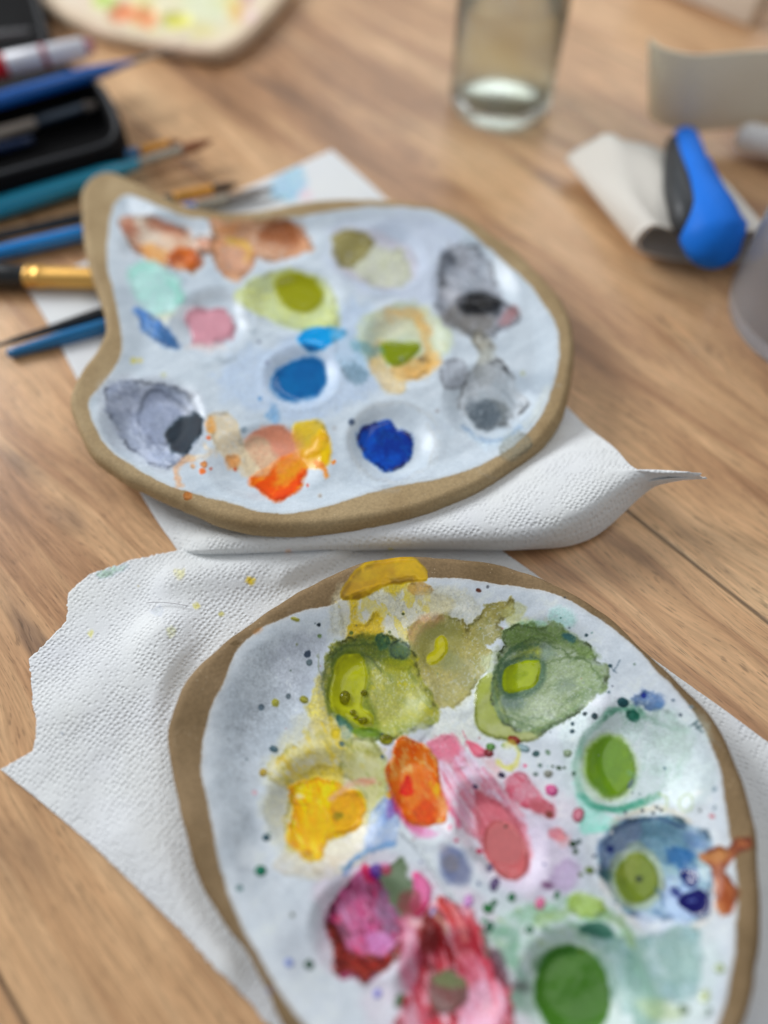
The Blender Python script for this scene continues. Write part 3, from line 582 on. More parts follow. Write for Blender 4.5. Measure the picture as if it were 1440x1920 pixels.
    B(ell(1060,1270,50,30,-15), (160,176,140), a=.55, soft=16, rim=0, gran=.5, gs=3, warp=10); B(ell(1020,1332,50,20,-12), (190,202,176), a=.6, soft=8, rim=0, gran=.5, gs=3)
    for a_, w_, c_ in (([(970,1210),(1010,1198),(1045,1212),(1062,1232),(1098,1240),(1124,1272)],4,(84,106,66)),([(1018,1248),(1050,1238),(1075,1230)],3,(96,116,76)),([(1062,1232),(1080,1222),(1104,1222)],3,(92,112,66)),([(934,1240),(926,1290),(940,1335),(980,1360),(1040,1356),(1090,1325),(1126,1290)],4,(96,120,86)),([(944,1300),(956,1335),(1000,1352),(1060,1340),(1110,1300)],3,(110,134,100)),([(932,1262),(944,1232),(972,1214),(1005,1212)],7,(66,96,66)),([(1000,1175),(1012,1190),(1040,1192)],3,(90,116,60)),([(930,1300),(946,1350),(990,1368),(1030,1366)],3,(90,116,84))): S(a_, w_, c_, a=.8, soft=1.8, warp=7, gran=.2)
    B(ell(1021,1224,20,14,10), (124,144,128), a=.8, soft=5, rim=.2); B(ell(1058,1288,17,12,0), (122,140,124), a=.5, soft=6, rim=0); B(ell(1066,1196,14,7,20), (52,98,110), a=.85, soft=3, rim=.1)
    B(ell(962,1315,22,14,15), (112,134,140), a=.6, soft=8, rim=0)
    B(ell(990,1230,26,14,-10), (160,166,60), a=.8, soft=6, rim=0)
    B([(940,1262),(952,1242),(990,1230),(1014,1240),(1020,1262),(1010,1288),(980,1304),(948,1304),(938,1285)], (76,106,84), a=.95, soft=5, rim=.1, warp=4)
    B([(947,1267),(958,1252),(990,1243),(1006,1243),(1009,1258),(1001,1281),(975,1291),(950,1294)], (156,172,6), col2=(146,162,10), rim=.15, rw=4, soft=2, warp=2, gran=.03, wet=True, h=.0003, part='lime yellow puddle with dark teal edge')
    B(ell(977,1266,11,8,10), (118,138,20), a=.5, soft=5, rim=0)
    # right green well
    B([(1075,1468),(1090,1505),(1130,1528),(1158,1538),(1152,1556),(1100,1562),(1086,1545),(1092,1520)], (142,216,200), col2=(170,224,214), rim=.08, soft=4, warp=7, gran=.25, part='turquoise wash below the right hand well')
    B([(1086,1394),(1110,1362),(1142,1338),(1182,1316),(1247,1326),(1287,1366),(1298,1394),(1271,1463),(1222,1495),(1166,1515),(1110,1515),(1086,1487),(1079,1439)], (180,202,196), col2=(200,214,214), a=.85, rim=.12, soft=4, warp=8, gran=.45, part='pale green wash in the right hand well', streak=[((150,182,166),120,30,14,.60,.55),((214,224,230),100,30,14,.56,.6)])
    B(ell(1228,1395,46,38,0), (210,220,226), a=.6, soft=14, rim=0); B(ell(1262,1392,28,34,-20), (170,192,178), a=.55, soft=12, rim=0, warp=10, gran=.5)
    S([(1205,1340),(1165,1330),(1130,1348),(1102,1375),(1086,1410),(1081,1450),(1092,1490),(1120,1514),(1165,1518),(1205,1505),(1235,1492)], 13, (72,138,108), a=.8, soft=4, warp=5, gran=.5, col2=(120,170,146))
    S([(1180,1340),(1215,1345),(1250,1362),(1290,1368)], 9, (140,172,158), a=.7, soft=4, warp=7, gran=.5)
    S([(1088,1490),(1115,1512),(1160,1518),(1200,1505)], 12, (40,134,108), a=.75, soft=4, warp=3)
    B(ell(1142,1440,54,66,-8), (196,214,190), a=.75, soft=6, rim=.1, warp=3)
    B(ell(1143,1438,43,56,-8), (108,144,40), col2=(98,136,44), rim=.05, soft=8, warp=3, gran=.03, wet=True, part='grass green puddle in the right hand well')
    S([(1178,1450),(1192,1462),(1186,1478)], 9, (120,160,140), a=.5, soft=4)
    B(ell(1216,1313,28,15,12), (72,104,158), a=.85, soft=4, rim=.15, warp=9, gran=.35, part='small blue patch at the top of the right hand well'); D(1207,1304,5,(34,60,150)); D(1236,1322,7,(96,130,174),soft=3)
    D(1168,1317,10,(26,66,72),ry=8); B([(1176,1336),(1190,1330),(1196,1344),(1190,1354),(1176,1350)], (28,98,78), rim=.2, soft=2, warp=3)
    for a_ in ([(1293,1362),(1304,1358),(1312,1368),(1318,1372)], [(1300,1360),(1308,1352)], [(1306,1366),(1316,1360)]): S(a_, 4, (52,78,82), a=.9, soft=1.2, warp=2)
    S([(1150,1258),(1158,1248),(1163,1238)], 2.5, (84,104,120), a=.8, soft=1, warp=2); S([(1146,1252),(1156,1262)], 2.5, (84,104,120), a=.8, soft=1)
    S(ell(1287,1505,12,15,10,14), 5, (168,184,146), a=.8, soft=2, warp=2); S([(1236,1488),(1250,1495),(1250,1512),(1244,1520)], 5, (164,182,138), a=.8, soft=2, warp=2)
    # pink smear
    B([(966,1530),(1010,1530),(1035,1560),(1050,1600),(1030,1650),(975,1668),(950,1640)], (206,198,216), a=.7, soft=9, rim=.05, warp=10)
    B([(806,1393),(847,1381),(864,1408),(885,1440),(905,1440),(933,1470),(960,1500),(980,1530),(989,1571),(986,1621),(972,1646),(950,1640),(917,1606),(894,1571),(867,1549),(844,1516),(825,1477),(819,1429)], (216,134,154), col2=(226,168,184), rim=.12, soft=3, warp=5, gran=.3, part='long pink smear running to the lower right', streak=[((238,214,228),60,70,6,.54,.8),((196,84,110),58,60,5,.58,.7),((206,150,180),60,50,8,.6,.6)])
    B([(806,1393),(847,1382),(862,1408),(868,1440),(840,1425),(818,1420)], (214,112,136), a=.85, soft=4, rim=.1)
    for a_, w_, c_ in (([(828,1430),(850,1455),(860,1480)],15,(222,200,220)),([(858,1425),(876,1452),(888,1474)],17,(222,206,228)),([(870,1412),(890,1432),(900,1462)],13,(214,190,212)),([(850,1490),(868,1515),(884,1545)],14,(216,178,198)),([(915,1485),(940,1505),(960,1530),(985,1540)],13,(212,196,216)),([(846,1500),(862,1530),(878,1556)],5,(240,214,226)),([(852,1425),(872,1460),(890,1480)],4,(206,100,130)),([(838,1505),(856,1540),(862,1550)],8,(226,64,108)),([(895,1560),(920,1600),(945,1632)],4,(232,170,180))): S(a_, w_, c_, a=.75, soft=3, warp=4, gran=.3)
    B([(893,1490),(915,1492),(950,1520),(982,1560),(992,1600),(984,1632),(955,1640),(922,1606),(898,1560)], (190,92,104), a=.9, soft=6, rim=.1, warp=5, gran=.1, part='deep rose part of the pink smear', streak=[((166,76,86),60,40,8,.56,.6),((212,140,150),60,40,6,.62,.6)])
    B(ell(948,1594,35,56,-24), (180,98,100), rim=.2, rw=3, soft=2.5, warp=2, gran=.03, wet=True, part='dusty rose puddle in the middle'); D(948,1550,3,(110,80,70))
    S([(955,1545),(978,1575),(984,1600)], 5, (214,140,142), a=.7, soft=2, warp=2)
    B([(950,1462),(978,1452),(990,1465),(1006,1482),(1028,1510),(1034,1528),(1006,1518),(978,1510),(956,1493)], (204,98,118), col2=(198,112,130), rim=.15, soft=3, warp=6, gran=.2, part='raspberry patch beside the pink smear', streak=[((222,150,166),40,26,8,.56,.6),((176,60,80),45,22,8,.6,.6)])
    B(ell(1015,1518,22,11,25), (166,80,86), a=.7, soft=5, rim=0); D(1030,1527,7,(112,50,40),ry=6)
    B([(878,1391),(908,1405),(908,1418),(892,1416),(882,1404)], (218,100,122), rim=.12, soft=2, warp=2, part='small coral pink fleck under the green well', wet=True)
    B([(905,1420),(930,1430),(935,1455),(925,1450)], (216,176,176), a=.7, soft=5, rim=.05)
    B(ell(1045,1565,16,11,20), (206,86,96), a=.8, soft=4, rim=.1, warp=4); B(ell(1055,1572,12,12,30), (224,160,160), a=.6, soft=5, rim=0)
    B(ell(1057,1640,30,22,-30), (178,156,192), a=.8, soft=5, rim=.1, warp=8, part='lilac smudge in the lower middle'); D(1026,1660,10,(120,86,120),ry=6,soft=3)
    # yellow lower left wash
    B([(525,1612),(560,1585),(620,1560),(680,1545),(705,1560),(684,1600),(620,1640),(530,1640)], (210,204,186), a=.85, rim=.1, soft=4, warp=9, gran=.4, part='beige wash under the yellow patch', streak=[((196,180,150),20,20,10,.58,.5),((216,214,214),20,22,12,.6,.6)])
    B([(508,1427),(530,1410),(560,1404),(590,1345),(631,1357),(670,1390),(709,1413),(724,1471),(715,1521),(695,1538),(672,1544),(622,1579),(584,1600),(546,1588),(535,1544),(546,1480),(511,1457)], (206,194,122), col2=(208,200,160), a=.92, rim=.16, soft=4, warp=11, gran=.35, part='straw yellow wash in the left well', streak=[((214,186,50),60,26,12,.56,.75),((220,218,200),20,22,12,.58,.7),((176,166,70),50,20,10,.64,.6)])
    B([(655,1390),(690,1388),(713,1415),(726,1471),(716,1521),(692,1535),(680,1490),(660,1460),(640,1450),(642,1416)], (162,164,92), col2=(182,182,128), a=.9, rim=.2, soft=4, warp=6, gran=.25, part='olive wash at the right of the left well', streak=[((190,196,150),30,22,12,.56,.6),((128,136,52),60,18,10,.62,.6)])
    S([(520,1430),(530,1425),(545,1440),(552,1460)], 8, (196,168,60), a=.8, soft=4); S([(600,1375),(622,1400),(640,1408)], 10, (176,170,110), a=.8, soft=4); S([(560,1410),(585,1395),(610,1415)], 14, (206,200,150), a=.7, soft=4)
    B([(556,1455),(600,1440),(640,1445),(640,1475),(600,1480),(560,1480)], (206,184,70), a=.85, soft=6, rim=.1, warp=8, gran=.3)
    B([(546,1474),(613,1463),(642,1477),(674,1492),(679,1538),(660,1556),(628,1570),(604,1588),(596,1616),(581,1602),(546,1588),(541,1559),(555,1515)], (228,182,18), col2=(240,168,4), rim=.18, rw=5, soft=3, warp=7, gran=.08, wet=True, h=.0004, part='thick golden yellow paint in the left well', streak=[((250,200,10),70,26,9,.54,.8),((206,140,20),60,22,8,.60,.6),((214,206,40),80,30,10,.62,.7)])
    B(ell(566,1496,10,6,0), (226,212,200), a=.8, soft=3, rim=0); S([(556,1506),(572,1512),(584,1510)], 4, (150,110,20), a=.6, soft=2)
    B([(578,1520),(605,1515),(615,1545),(600,1575),(575,1580)], (248,176,0), a=.8, soft=6, rim=0)
    B([(625,1500),(650,1488),(675,1500),(680,1530),(660,1552),(632,1545)], (208,148,44), a=.85, soft=6, rim=.1, warp=5)
    B([(622,1545),(645,1548),(662,1538),(664,1552),(640,1562),(618,1560)], (232,172,8), a=.9, soft=3, rim=0); S([(622,1562),(645,1562),(668,1548)], 4, (140,96,16), a=.7, soft=2)
    B(ell(632,1529,10,8,0), (134,126,34), a=.9, soft=3, rim=.1); S([(620,1500),(640,1486),(665,1468),(698,1466)], 13, (210,166,146), a=.85, soft=3.5, warp=4); S([(676,1464),(698,1468)], 6, (196,120,100), a=.6, soft=3)
    D(612,1482,8,(230,200,0),ry=12,soft=4); D(629,1375,8,(222,196,30),soft=3); S([(618,1345),(628,1375),(640,1390)], 7, (206,180,60), a=.7, soft=3)
    # periwinkle, purple
    B([(722,1500),(742,1512),(740,1573),(702,1588),(688,1583),(696,1540)], (146,172,216), col2=(168,188,222), rim=.12, soft=3, warp=5, gran=.3, part='periwinkle blue patch left of the orange one', streak=[((190,206,232),75,30,7,.55,.7),((100,130,190),75,26,6,.62,.6)])
    S([(738,1582),(712,1588),(684,1600),(660,1616),(648,1640)], 10, (56,112,172), a=.9, soft=3, warp=5, col2=(100,144,190)); S([(640,1630),(655,1628)], 6, (60,110,140), a=.7, soft=3)
    B(ell(736,1510,8,24,15), (112,62,150), a=.85, soft=4, rim=0, warp=4); D(731,1490,5,(214,170,60),ry=8)
    S([(738,1488),(750,1520),(768,1546),(790,1560)], 15, (196,64,116), a=.9, soft=3, warp=4); B([(768,1545),(800,1550),(818,1560),(800,1568),(778,1562)], (222,148,190), a=.85, soft=4, rim=.05)
    # orange
    B([(750,1385),(772,1391),(797,1404),(806,1418),(817,1427),(822,1471),(833,1504),(833,1535),(811,1541),(792,1546),(767,1541),(753,1516),(736,1479),(728,1443),(739,1416)], (228,132,62), col2=(222,104,40), rim=.2, rw=4, soft=2, warp=4, gran=.1, wet=True, h=.0004, part='orange patch with a red spot', streak=[((240,160,90),70,30,10,.55,.7),((210,78,24),70,26,9,.6,.7),((246,190,120),60,16,6,.66,.7)])
    B([(736,1470),(770,1455),(800,1450),(820,1490),(800,1510),(760,1520)], (224,98,36), a=.6, soft=10, rim=0); B(ell(796,1524,24,19,10), (210,78,22), a=.9, soft=5, rim=.15)
    B(ell(763,1476,9,15,0), (216,46,18), a=.95, soft=3, rim=.1); B(ell(819,1482,8,13,-10), (250,184,10), a=.95, soft=3, rim=0); S([(797,1412),(802,1432),(812,1445)], 5, (228,176,128), a=.8, soft=2)
    B([(815,1495),(832,1505),(836,1530),(824,1528)], (214,156,104), a=.8, soft=4, rim=0)
    # ridge and blue-grey spot
    S([(748,1556),(785,1590),(815,1630),(842,1672),(862,1706)], 9, (204,212,216), a=.7, soft=3, h=.0005, warp=3); S([(752,1566),(790,1606),(822,1652),(846,1690)], 3.5, (136,144,150), a=.7, soft=2, warp=4)
    S([(838,1590),(870,1620),(900,1645)], 5, (200,206,212), a=.6, soft=3)
    B(ell(852,1624,24,36,-25), (98,110,150), col2=(110,116,146), rim=0, soft=8, warp=5, gran=.15, part='blue grey spot in the middle'); B(ell(846,1620,12,16,-20), (124,118,120), a=.8, soft=7, rim=0); B(ell(832,1596,8,12,0), (150,144,160), a=.5, soft=5, rim=0)
    S([(885,1590),(902,1612),(918,1628)], 9, (128,136,140), a=.6, soft=4)
    # blue well
    S([(1150,1548),(1180,1528),(1220,1520),(1265,1526),(1292,1540)], 13, (196,190,172), a=.8, soft=4, gran=.3, warp=6); S([(1126,1630),(1145,1680),(1178,1715),(1210,1735),(1290,1738),(1330,1715),(1345,1670)], 13, (212,204,196), a=.8, soft=4, gran=.3, warp=5)
    for x, y in ((1172,1524),(1205,1520),(1232,1514),(1240,1518),(1224,1524)): D(x,y,3,(70,80,90))
    B([(1123,1586),(1140,1560),(1165,1545),(1196,1535),(1251,1532),(1290,1544),(1330,1570),(1336,1613),(1328,1674),(1322,1711),(1290,1726),(1234,1726),(1184,1714),(1151,1680),(1128,1636)], (96,134,160), col2=(138,168,190), rim=.45, rw=5, soft=3, warp=6, gran=.3, part='blue wash in the lower right well', streak=[((70,104,150),30,26,12,.56,.7),((172,196,214),20,24,12,.58,.7),((84,130,140),10,26,12,.62,.6),((40,60,110),40,16,8,.68,.7)])
    B([(1200,1545),(1275,1545),(1290,1580),(1270,1615),(1240,1620),(1205,1590)], (98,134,152), a=.85, soft=6, rim=.1, warp=6, gran=.25); B([(1128,1588),(1160,1552),(1195,1545),(1190,1575),(1160,1590),(1150,1615),(1135,1630)], (124,140,172), a=.8, soft=6, rim=.15)
    S([(1135,1620),(1126,1595),(1150,1560),(1190,1541),(1240,1536),(1282,1548)], 6, (48,68,104), a=.75, soft=3, warp=5, gran=.3); B([(1290,1560),(1320,1572),(1328,1600),(1300,1598)], (118,146,188), a=.8, soft=6, rim=.1)
    B([(1305,1600),(1330,1605),(1332,1650),(1312,1640)], (206,220,216), a=.8, soft=7, rim=0); B([(1250,1595),(1300,1600),(1290,1625),(1262,1630)], (38,92,150), a=.85, soft=5, rim=.1, warp=6)
    B([(1238,1620),(1268,1628),(1275,1660),(1250,1650)], (172,202,204), a=.85, soft=4, rim=0); B([(1246,1650),(1275,1650),(1300,1690),(1296,1718),(1260,1712),(1244,1690)], (178,198,232), a=.8, soft=5, rim=.1, gran=.3)
    B([(1190,1712),(1235,1722),(1290,1732),(1280,1745),(1215,1740)], (200,212,236), a=.8, soft=4, rim=.05)
    B(ell(1192,1648,50,56,-8), (164,182,164), col2=(184,198,184), rim=.25, rw=4, soft=3, warp=3, gran=.15, part='pale green ring in the lower right well'); B([(1180,1590),(1200,1582),(1225,1595),(1215,1605),(1190,1602)], (148,168,146), a=.8, soft=4, rim=.1)
    B(ell(1193,1648,37,44,-8), (126,140,60), col2=(114,132,52), rim=.04, soft=4, warp=3, gran=.03, wet=True, part='olive puddle in the lower right well'); D(1197,1648,6,(70,84,60),soft=3)
    D(1144,1592,6,(20,40,120),soft=2.5); B(ell(1136,1640,12,12,30), (40,76,70), a=.8, soft=4, rim=0, warp=5)
    S([(1264,1670),(1285,1690),(1305,1700)], 17, (26,38,104), a=.95, soft=2, warp=3)
    B([(1279,1634),(1300,1634),(1307,1658),(1292,1662),(1280,1650)], (20,44,104), rim=.1, soft=2.5, warp=3, gran=.03, wet=True)
    B([(1292,1675),(1312,1668),(1327,1680),(1327,1706),(1308,1714),(1285,1704),(1275,1690)], (20,28,84), rim=.1, soft=2.5, warp=3, gran=.03, wet=True, h=.0003, part='navy blue puddle in the lower right well'); S([(1290,1688),(1300,1686)], 5, (130,140,190), a=.6, soft=2)
    S([(1228,1668),(1238,1680),(1242,1700)], 6, (58,90,130), a=.7, soft=3)
    # rust on rim
    B([(1315,1608),(1330,1598),(1346,1591),(1365,1594),(1382,1577),(1404,1571),(1405,1586),(1382,1599),(1371,1611),(1352,1632),(1368,1652),(1382,1674),(1373,1700),(1368,1714),(1357,1716),(1343,1697),(1343,1658),(1336,1624)], (156,80,40), col2=(142,66,30), rim=.25, rw=4, soft=2, warp=4, gran=.15, part='rust brown paint running onto the right rim', streak=[((200,130,80),60,18,9,.58,.6),((130,60,34),60,16,8,.62,.6)])
    B(ell(1345,1606,18,10,-10), (200,150,90), a=.7, soft=5, rim=.1); B(ell(1360,1680,14,24,-20), (138,64,34), a=.6, soft=6, rim=0)
    # bottom green group
    B([(930,1730),(1000,1700),(1080,1690),(1130,1700),(1180,1740),(1180,1780),(1100,1790),(1020,1780),(980,1800),(940,1790)], (150,192,166), col2=(184,206,200), a=.9, rim=.1, soft=6, warp=12, gran=.4, part='pale green wash across the bottom', streak=[((124,166,132),20,34,14,.56,.7),((206,220,222),10,34,14,.58,.6),((150,182,96),20,24,10,.66,.6)])
    B([(1110,1745),(1180,1765),(1290,1740),(1312,1790),(1296,1860),(1220,1880),(1190,1900),(1150,1870),(1130,1800)], (134,168,170), col2=(128,162,156), a=.95, rim=.12, soft=6, warp=10, gran=.3, part='grey teal wash at the lower right', streak=[((112,148,142),70,34,14,.56,.65),((176,198,204),60,30,14,.58,.6),((72,112,100),70,20,8,.68,.6)])
    B([(1180,1790),(1200,1800),(1220,1850),(1240,1900),(1210,1930),(1185,1900),(1190,1850)], (110,150,136), a=.8, soft=8, rim=.1, warp=10, gran=.3); S([(1195,1770),(1205,1820),(1230,1880),(1225,1930)], 26, (128,162,146), a=.7, soft=8, warp=8)
    B([(1195,1875),(1240,1880),(1290,1900),(1230,1910)], (170,186,130), a=.6, soft=8, rim=0)
    B(ell(1098,1698,34,19,10), (152,182,86), col2=(170,196,120), rim=.15, soft=5, warp=6, wet=True, part='apple green dab above the bottom well'); S([(1120,1712),(1150,1722),(1175,1745),(1190,1770)], 18, (128,158,112), a=.8, soft=5, warp=8, gran=.3)
    B([(1086,1742),(1105,1732),(1135,1735),(1148,1755),(1130,1760),(1105,1752)], (58,106,90), rim=.1, soft=4, warp=4, gran=.1, part='dark green leaf shaped patch above the bottom well')
    S([(930,1745),(960,1755),(962,1800),(985,1850)], 26, (112,158,134), a=.8, soft=8, warp=9, gran=.35); B(ell(990,1875,34,24,20), (110,146,124), a=.8, soft=8, rim=.1, warp=8); B([(1000,1720),(1060,1705),(1075,1715),(1020,1735)], (150,180,120), a=.7, soft=5, rim=.1)
    B([(998,1790),(1030,1765),(1080,1765),(1130,1790),(1160,1850),(1155,1930),(1120,1960),(1020,1950),(985,1880)], (196,212,206), a=.7, soft=6, rim=.15, warp=5)
    B(ell(1073,1862,68,88,-10), (68,112,42), col2=(62,106,38), rim=.04, soft=4, warp=3, gran=.02, wet=True, part='deep green puddle at the bottom'); S([(1010,1812),(1035,1788),(1070,1782)], 20, (40,84,34), a=.7, soft=8, warp=3)
    S([(1120,1790),(1148,1830),(1150,1870)], 9, (86,126,104), a=.6, soft=5)
    # berry
    B([(640,1660),(670,1630),(690,1650),(660,1680)], (216,190,206), a=.6, soft=7, rim=0)
    B([(706,1643),(730,1625),(756,1614),(764,1645),(775,1660),(777,1690),(756,1720),(742,1732),(727,1695)], (108,132,92), col2=(92,112,82), rim=.12, soft=4, warp=6, gran=.15, part='muted green patch beside the berry red one')
    B([(682,1625),(699,1643),(720,1670),(741,1719),(752,1761),(749,1786),(715,1814),(688,1837),(664,1823),(632,1823),(629,1774),(616,1754),(612,1719),(629,1684),(657,1656)], (178,84,130), col2=(144,66,100), rim=.3, rw=5, soft=3, warp=7, gran=.12, wet=True, h=.0003, part='berry purple patch in the lower left well', streak=[((206,128,172),60,34,9,.55,.75),((96,34,62),65,30,9,.57,.8),((216,60,110),55,24,8,.62,.7),((222,190,216),70,22,8,.66,.7)])
    B([(613,1735),(632,1745),(645,1775),(675,1792),(722,1786),(750,1770),(748,1790),(715,1814),(688,1837),(664,1823),(632,1822),(628,1776)], (98,42,38), col2=(132,54,44), rim=.15, soft=4, warp=6, gran=.1, wet=True, part='maroon paint along the bottom of the berry patch', streak=[((60,24,24),20,20,8,.55,.7),((170,60,50),10,18,8,.62,.7)])
    B([(715,1670),(735,1695),(745,1735),(725,1745),(708,1705)], (138,112,140), a=.85, soft=6, rim=0, warp=6); B([(690,1755),(720,1748),(738,1765),(725,1785),(698,1785)], (208,142,198), a=.9, soft=5, rim=0, warp=5)
    B([(640,1690),(670,1670),(690,1700),(680,1740),(655,1745)], (194,90,132), a=.7, soft=8, rim=0, col2=(206,130,172)); S([(640,1700),(655,1735),(668,1765)], 8, (206,150,190), a=.6, soft=4)
    S([(684,1628),(694,1648)], 13, (206,44,84), a=.9, soft=3); B(ell(704,1634,11,13,0), (72,30,132), a=.9, soft=4, rim=0, warp=4); D(724,1632,9,(150,60,80),soft=4); B([(715,1620),(730,1612),(728,1628)], (216,130,180), a=.7, soft=3, rim=0)
    B([(775,1638),(798,1648),(809,1670),(800,1702),(784,1722),(774,1702),(781,1674)], (218,64,116), col2=(222,110,160), rim=.12, soft=3, warp=4, gran=.08, wet=True, part='magenta dab right of the muted green patch'); B(ell(768,1697,20,24,0), (134,66,70), a=.9, soft=6, rim=0, warp=5)
    # red
    B([(824,1682),(835,1690),(858,1700),(892,1726),(907,1774),(922,1809),(950,1851),(956,1925),(930,2000),(800,2000),(745,1930),(766,1875),(786,1823),(782,1774),(792,1726),(812,1708)], (188,66,78), col2=(208,110,124), rim=.15, soft=4, warp=7, gran=.15, wet=True, part='crimson and pink patch at the bottom', streak=[((150,24,40),70,40,9,.53,.8),((226,170,184),75,36,10,.56,.8),((104,34,38),60,26,12,.60,.8),((236,206,222),80,30,12,.62,.8)])
    S([(762,1728),(766,1760),(772,1800),(766,1850)], 34, (186,90,118), a=.8, soft=7, warp=7, gran=.3)
    B([(792,1722),(815,1708),(830,1730),(826,1765),(806,1785),(788,1775)], (112,38,36), a=.95, soft=5, rim=.1, warp=6); S([(830,1740),(826,1780),(830,1810)], 10, (166,30,38), a=.8, soft=4)
    B([(758,1732),(775,1722),(790,1735),(780,1745)], (218,166,170), a=.85, soft=4, rim=0); S([(818,1716),(832,1735),(836,1750)], 9, (216,176,156), a=.85, soft=3)
    S([(826,1690),(842,1715),(852,1735)], 12, (204,72,60), a=.8, soft=3, warp=5); B([(850,1740),(885,1725),(900,1770),(880,1800),(855,1790)], (206,96,104), a=.8, soft=7, rim=0); S([(870,1770),(888,1775)], 12, (166,34,46), a=.6, soft=4)
    B([(860,1800),(900,1790),(920,1820),(900,1850),(870,1840)], (208,128,150), a=.7, soft=8, rim=0); B([(880,1860),(930,1840),(945,1900),(900,1960),(860,1940)], (222,186,210), a=.85, soft=9, rim=0, warp=7); B([(755,1900),(790,1890),(800,1960),(770,1960)], (222,186,204), a=.8, soft=8, rim=0)
    S([(848,1700),(862,1730),(872,1765)], 9, (228,130,120), a=.8, soft=2.5, warp=5); S([(884,1728),(893,1760),(896,1790)], 8, (170,40,52), a=.8, soft=3, warp=5); S([(838,1770),(850,1800),(870,1822)], 10, (150,28,36), a=.75, soft=3, warp=5); S([(905,1800),(925,1850),(935,1890)], 8, (206,60,74), a=.6, soft=4, warp=5); S([(796,1800),(790,1840)], 10, (150,50,60), a=.7, soft=4, warp=5)
    S([(790,1850),(785,1890),(800,1930)], 18, (196,50,66), a=.6, soft=7)
    B([(806,1840),(825,1822),(850,1825),(872,1848),(868,1878),(845,1895),(812,1885)], (126,96,90), col2=(112,90,84), rim=.1, soft=4, warp=4, wet=True, part='brown green puddle in the crimson patch'); B([(812,1838),(828,1822),(850,1826),(872,1848),(850,1852)], (112,132,88), a=.9, soft=4, rim=0)
    B([(918,1785),(935,1790),(950,1820),(955,1850),(940,1845)], (82,58,68), a=.9, soft=5, rim=.1, warp=6); B(ell(975,1850,16,10,25), (84,84,84), a=.8, soft=5, rim=0, warp=5)
    S([(905,1745),(912,1770),(915,1790)], 10, (84,120,100), a=.8, soft=4)
    # splatter: (x, y, r, colour, ry)
    K, G, T, O, R_ = (34,58,66), (66,94,72), (50,108,96), (150,148,62), (150,60,66)
    for q in ((576,1226,6,(38,54,74),7),(581,1242,6,(92,110,118),6),(598,1171,3.5,(30,50,60),3.5),(554,1161,8,O,4),(598,1193,4,(120,146,100),4),(659,1187,4,(110,130,50),4),(540,1306,5,(100,116,126),5),(570,1312,8,O,7),(516,1318,7,O,7),(491,1326,6,(76,96,110),6),(514,1404,9,(72,96,106),6),(494,1449,7,(176,150,60),7),(499,1571,8,(56,86,96),7),(488,1633,11,(26,112,84),10),(449,1665,6,(64,112,112),5),(579,1808,9,(34,72,50),9),(543,1806,8,(120,140,216),7),(503,1858,6,(90,90,140),6),(478,1486,5,(206,176,186),5),(548,1715,4,(120,130,120),4),(898,1107,5,(110,60,44),4),(915,1100,3,(110,116,124),3),(756,1150,3,(90,100,50),3),(731,1185,3,(110,120,70),3),
              (1073,1358,3,K,3),(1115,1344,6,K,6),(1096,1338,4,K,4),(1099,1192,3,K,3),(1145,1249,3.5,K,3.5),(963,1388,12,(134,56,50),8),(916,1412,9,(122,50,54),7),(920,1400,8,(92,138,74),7),(943,1399,4,(110,150,90),4),(980,1403,14,(140,166,172),7),(1005,1414,6,(46,84,86),6),(1028,1411,5,(110,136,116),5),(1064,1412,8,(140,158,130),8),(1073,1371,4,K,4),(1012,1434,4,(66,94,84),4),(1005,1451,5,(86,104,98),4),(1027,1451,9,(124,126,116),7),(1048,1440,5,G,4),(1036,1437,2.5,G,2.5),(1058,1440,2.5,G,2.5),(1076,1451,4,G,4),(984,1437,3,(214,90,130),3),(1035,1482,12,(196,84,134),11),(1084,1528,11,(186,106,124),14),(940,1454,7,(46,40,66),5),(891,1475,5,(70,52,86),4),(1074,1583,7,(48,72,52),6),(1079,1596,5,(48,72,52),6),(1085,1578,4,(60,80,80),5),(1105,1632,8,(96,116,56),7),(1088,1640,4,(110,126,90),4),(1115,1606,4,(60,70,90),4),
              (915,1703,10,(44,106,60),9),(926,1693,6,(40,90,60),6),(959,1683,7,(42,98,62),9),(1044,1678,5,(44,104,64),9),(1013,1693,9,(214,116,152),12),(927,1659,9,(92,78,114),14),(918,1628,6,(96,92,116),9),(897,1657,4,(130,146,180),4),(908,1726,5,(90,140,110),6),(916,1738,7,(60,100,80),12),(878,1690,9,(206,150,206),12),(812,1710,5,(184,170,214),9),(855,1577,4,(216,80,120),4),(843,1552,3,(226,120,150),5),(898,1596,6,(214,60,96),5),(993,1742,8,(96,134,112),8),(1020,1738,4,(120,150,140),4),(708,1862,7,(130,130,206),9),(748,1876,8,(96,120,90),14),(1022,1746,3,(110,140,130),3),(789,1617,5,(170,176,200),3),(718,1379,4,K,3),(717,1419,4,(80,100,110),4),
              (1182,1470,4,(120,140,140),10),(1340,1480,4,(130,150,160),6),(1312,1520,4,(140,150,150),3),(1334,1530,5,(196,110,120),4),(1340,1515,2.5,(120,140,150),6),(1350,1815,11,(170,186,140),8),(1321,1868,8,(176,190,130),12),(1280,1893,12,(110,130,106),8),(1328,1898,7,(130,150,140),9),(1247,1440,3,(90,120,130),3),(1262,1312,3,(80,100,120),3),(1275,1340,3,(60,80,100),3),(1296,1326,4,(110,130,140),3),(1141,1298,3,(110,130,140),3),(1060,1120,2,(90,90,90),2),(640,1395,5,(90,110,100),5),(1020,1620,3,(150,150,190),3),(1147,1560,4,(226,232,234),4)):
        D(q[0], q[1], q[2]*.92, q[3], ry=q[4]*.92, warp=1.6, wet=q[2] > 6, seed=int(q[0]))
